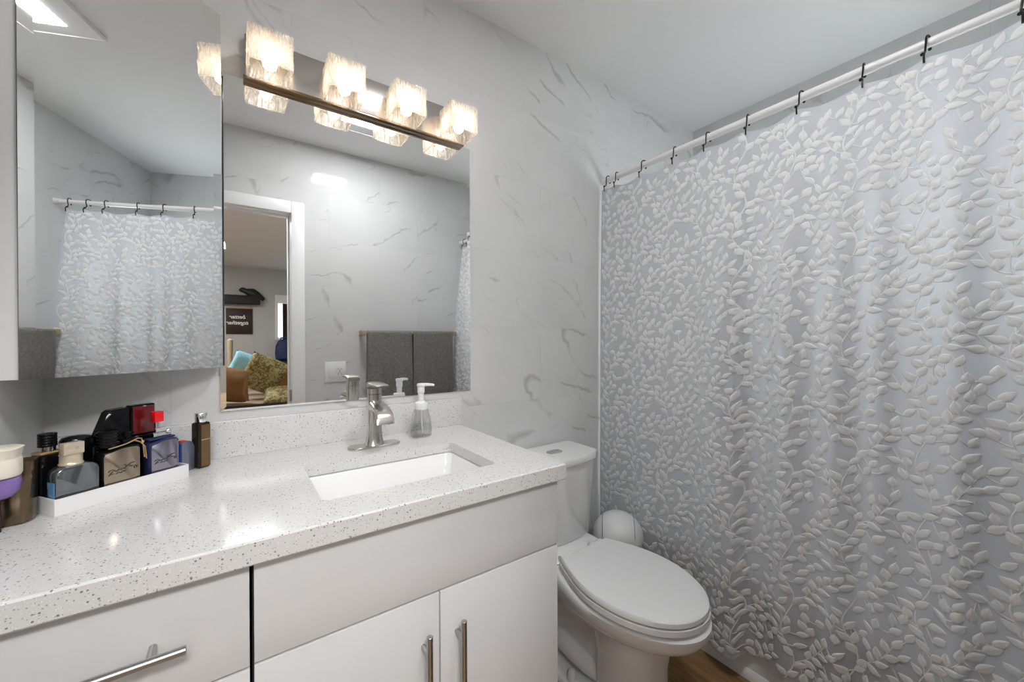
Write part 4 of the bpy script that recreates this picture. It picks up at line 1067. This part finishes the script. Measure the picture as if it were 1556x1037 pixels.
def text_obj(body, size, loc, parent, m, name='lettering'):
    cv = bpy.data.curves.new(name, 'FONT'); cv.body = body; cv.size = size; cv.extrude = 0.001; cv.shear = 0.25; cv.align_x = 'CENTER'; cv.offset = 0.002
    tmp = bpy.data.objects.new(name, cv); C.objects.link(tmp)
    bpy.context.view_layer.update()
    me = bpy.data.meshes.new_from_object(tmp.evaluated_get(bpy.context.evaluated_depsgraph_get()))
    bpy.data.objects.remove(tmp)
    # stand the text up facing +y (towards the bathroom)
    me.transform(Matrix(((-1, 0, 0, 0), (0, 0, 1, 0), (0, 1, 0, 0), (0, 0, 0, 1))))
    me.materials.append(M[m]); o = bpy.data.objects.new(name, me); C.objects.link(o); o.parent = parent; o.location = loc
    return o
text_obj('better', 0.088, (0.085, 0.0235, 0.045), sg, 'white'); text_obj('together', 0.088, (0.085, 0.0235, -0.055), sg, 'white')
# bedroom window with white frame, blind-lit pane and dark drape
w1 = tag(bpy.data.objects.new('window_1', None), 'bright bedroom window with white frame, seen in the mirror through the doorway', 'window', kind='structure'); C.objects.link(w1)
bm = BM()
for q in ((0.60, 0.645, 1.20, 2.01), (1.60, 1.645, 1.20, 2.01), (0.645, 1.60, 1.86, 2.01), (0.645, 1.60, 1.20, 1.245)): box(bm, q[0], q[1], FW+0.001, FW+0.03, q[2], q[3], 0.003)
obj('window_frame', bm, 'trim', w1)
bm = BM()
for k in range(20): z = 1.247+k*0.0305; box(bm, 0.646, 1.599, FW+0.006, FW+0.012, z, z+0.028)
obj('blind', bm, 'daylight', w1)
bm = BM(); xs = []
n = 26
for s, y0 in ((1, 0.05), (-1, 0.042)):
    pass
loft(bm, [[(0.715+0.32*i/n, FW+0.05+0.012*math.sin(i*1.25), z) for i in range(n+1)] + [(0.715+0.32*(n-i)/n, FW+0.042+0.012*math.sin((n-i)*1.25), z) for i in range(n+1)] for z in (1.10, 1.855)])
tag(obj('drape', bm, 'drape', sharp=60), 'dark drape hanging over the bedroom window', 'curtain')
# navy bag on a dresser
tag(obj('dresser', bxo(0.45, 1.5, FW+0.15, FW+0.62, 0.0, 0.84, 0.006), 'drape'), 'dark low dresser under the bedroom window', 'dresser')
bm = BM(); rings = []
for z, w, d in ((0.0, 0.24, 0.14), (0.02, 0.27, 0.17), (0.12, 0.29, 0.18), (0.26, 0.27, 0.16), (0.34, 0.20, 0.12), (0.37, 0.10, 0.07)):
    rings.append(srect(w, d, min(w, d)*0.4, z, 5))
loft(bm, rings); tube(bm, [(-0.07, 0, 0.34), (-0.05, 0, 0.40), (0.05, 0, 0.40), (0.07, 0, 0.34)], 0.012, 8)
box(bm, -0.10, 0.10, 0.085, 0.12, 0.03, 0.20, 0.02)
o = obj('backpack', bm, 'navy', sharp=60); o.location = (0.715, FW+0.38, 0.8405); tag(o, 'navy patterned backpack standing under the bedroom window', 'bag')
# bed
bd = thing('bed', 'bed with taupe spread and wooden post, seen through the doorway in the mirror', 'bed', (0.0, -4.3, 0))
obj('base', bxo(-1.05, 1.05, -0.80, 0.80, 0.06, 0.30, 0.02), 'drape', bd)
obj('mattress', bxo(-1.03, 1.03, -0.78, 0.78, 0.301, 0.50, 0.05, 4), 'stripe', bd)
bm = BM(); nx, ny = 40, 30; gr = []
for i in range(nx+1):
    gr.append([])
    for j in range(ny+1):
        x = -1.06+2.12*i/nx; y = -0.82+1.64*j/ny
        e = max(abs(x)/1.04, abs(y)/0.79); z = 0.512 + 0.012*mnoise.noise(Vector((x*5, y*3, 2)))
        if e > 1: z -= (e-1)*4
        gr[i].append((x, y, z))
top = loft(bm, gr, False, False, closed=False); low = loft(bm, [[(x*0.995, y*0.995, z-0.006) for x, y, z in r] for r in gr], False, False, closed=False)
obj('bedspread', bm, 'stripe', bd, sharp=80)
bm = BM(); lathe(bm, [(0.035, 0.0), (0.035, 0.5), (0.045, 0.52), (0.03, 0.56), (0.036, 0.70), (0.028, 1.0), (0.034, 1.1), (0.034, 1.2), (0.01, 1.22)], (-0.045, -0.86, 0), 18)
obj('bed_post', bm, 'tan', bd)
def pillow(name, label, w, h, t, loc, rot, m, cat='pillow'):
    bm = BM(); n = 18; f = []
    for s in (1, -1):
        g_ = []
        for i in range(n+1):
            r_ = []
            for j in range(n+1):
                u = -1+2*i/n; v = -1+2*j/n
                k = (max(0, 1-u**4)*max(0, 1-v**4))**0.5
                pin = 1-0.06*(1-abs(v)**2) if abs(u) > 0.9 else 1
                r_.append((u*w/2*(1-0.05*(1-v*v)*abs(u)**3), s*t/2*k*(1+0.12*mnoise.noise(Vector((u*2, v*2, s+w)))), v*h/2*(1-0.05*(1-u*u)*abs(v)**3)))
            g_.append(r_)
        loft(bm, g_, False, False, closed=False)
    bmesh.ops.remove_doubles(bm, verts=bm.verts, dist=1e-5)
    o = obj(name, bm, m, sharp=80); o.location = loc; o.rotation_euler = [math.radians(a) for a in rot]
    return tag(o, label, cat, 'pillows on the bed')
pillow('pillow', 'large olive and gold damask pillow leaning in the middle of the bed', 0.42, 0.46, 0.20, (0.285, -4.08, 0.80), (-28, 26, 0), 'damask')
pillow('pillow', 'flat olive and gold damask cushion lying at the front of the bed', 0.52, 0.36, 0.13, (0.52, -3.76, 0.585), (72, 0, 6), 'damask')
pillow('pillow', 'brown satin pillow at the left of the bed', 0.50, 0.46, 0.20, (-0.11, -3.78, 0.74), (-42, 10, 12), 'brownsatin')
pillow('pillow', 'brown and rust satin pillow behind the damask pillow on the right', 0.40, 0.36, 0.16, (0.62, -4.45, 0.70), (-30, -8, 0), 'brownsatin')
pillow('pillow', 'pale blue pillow behind the damask pillow', 0.40, 0.36, 0.14, (0.15, -4.58, 0.86), (-30, 24, 0), 'bluecloth')
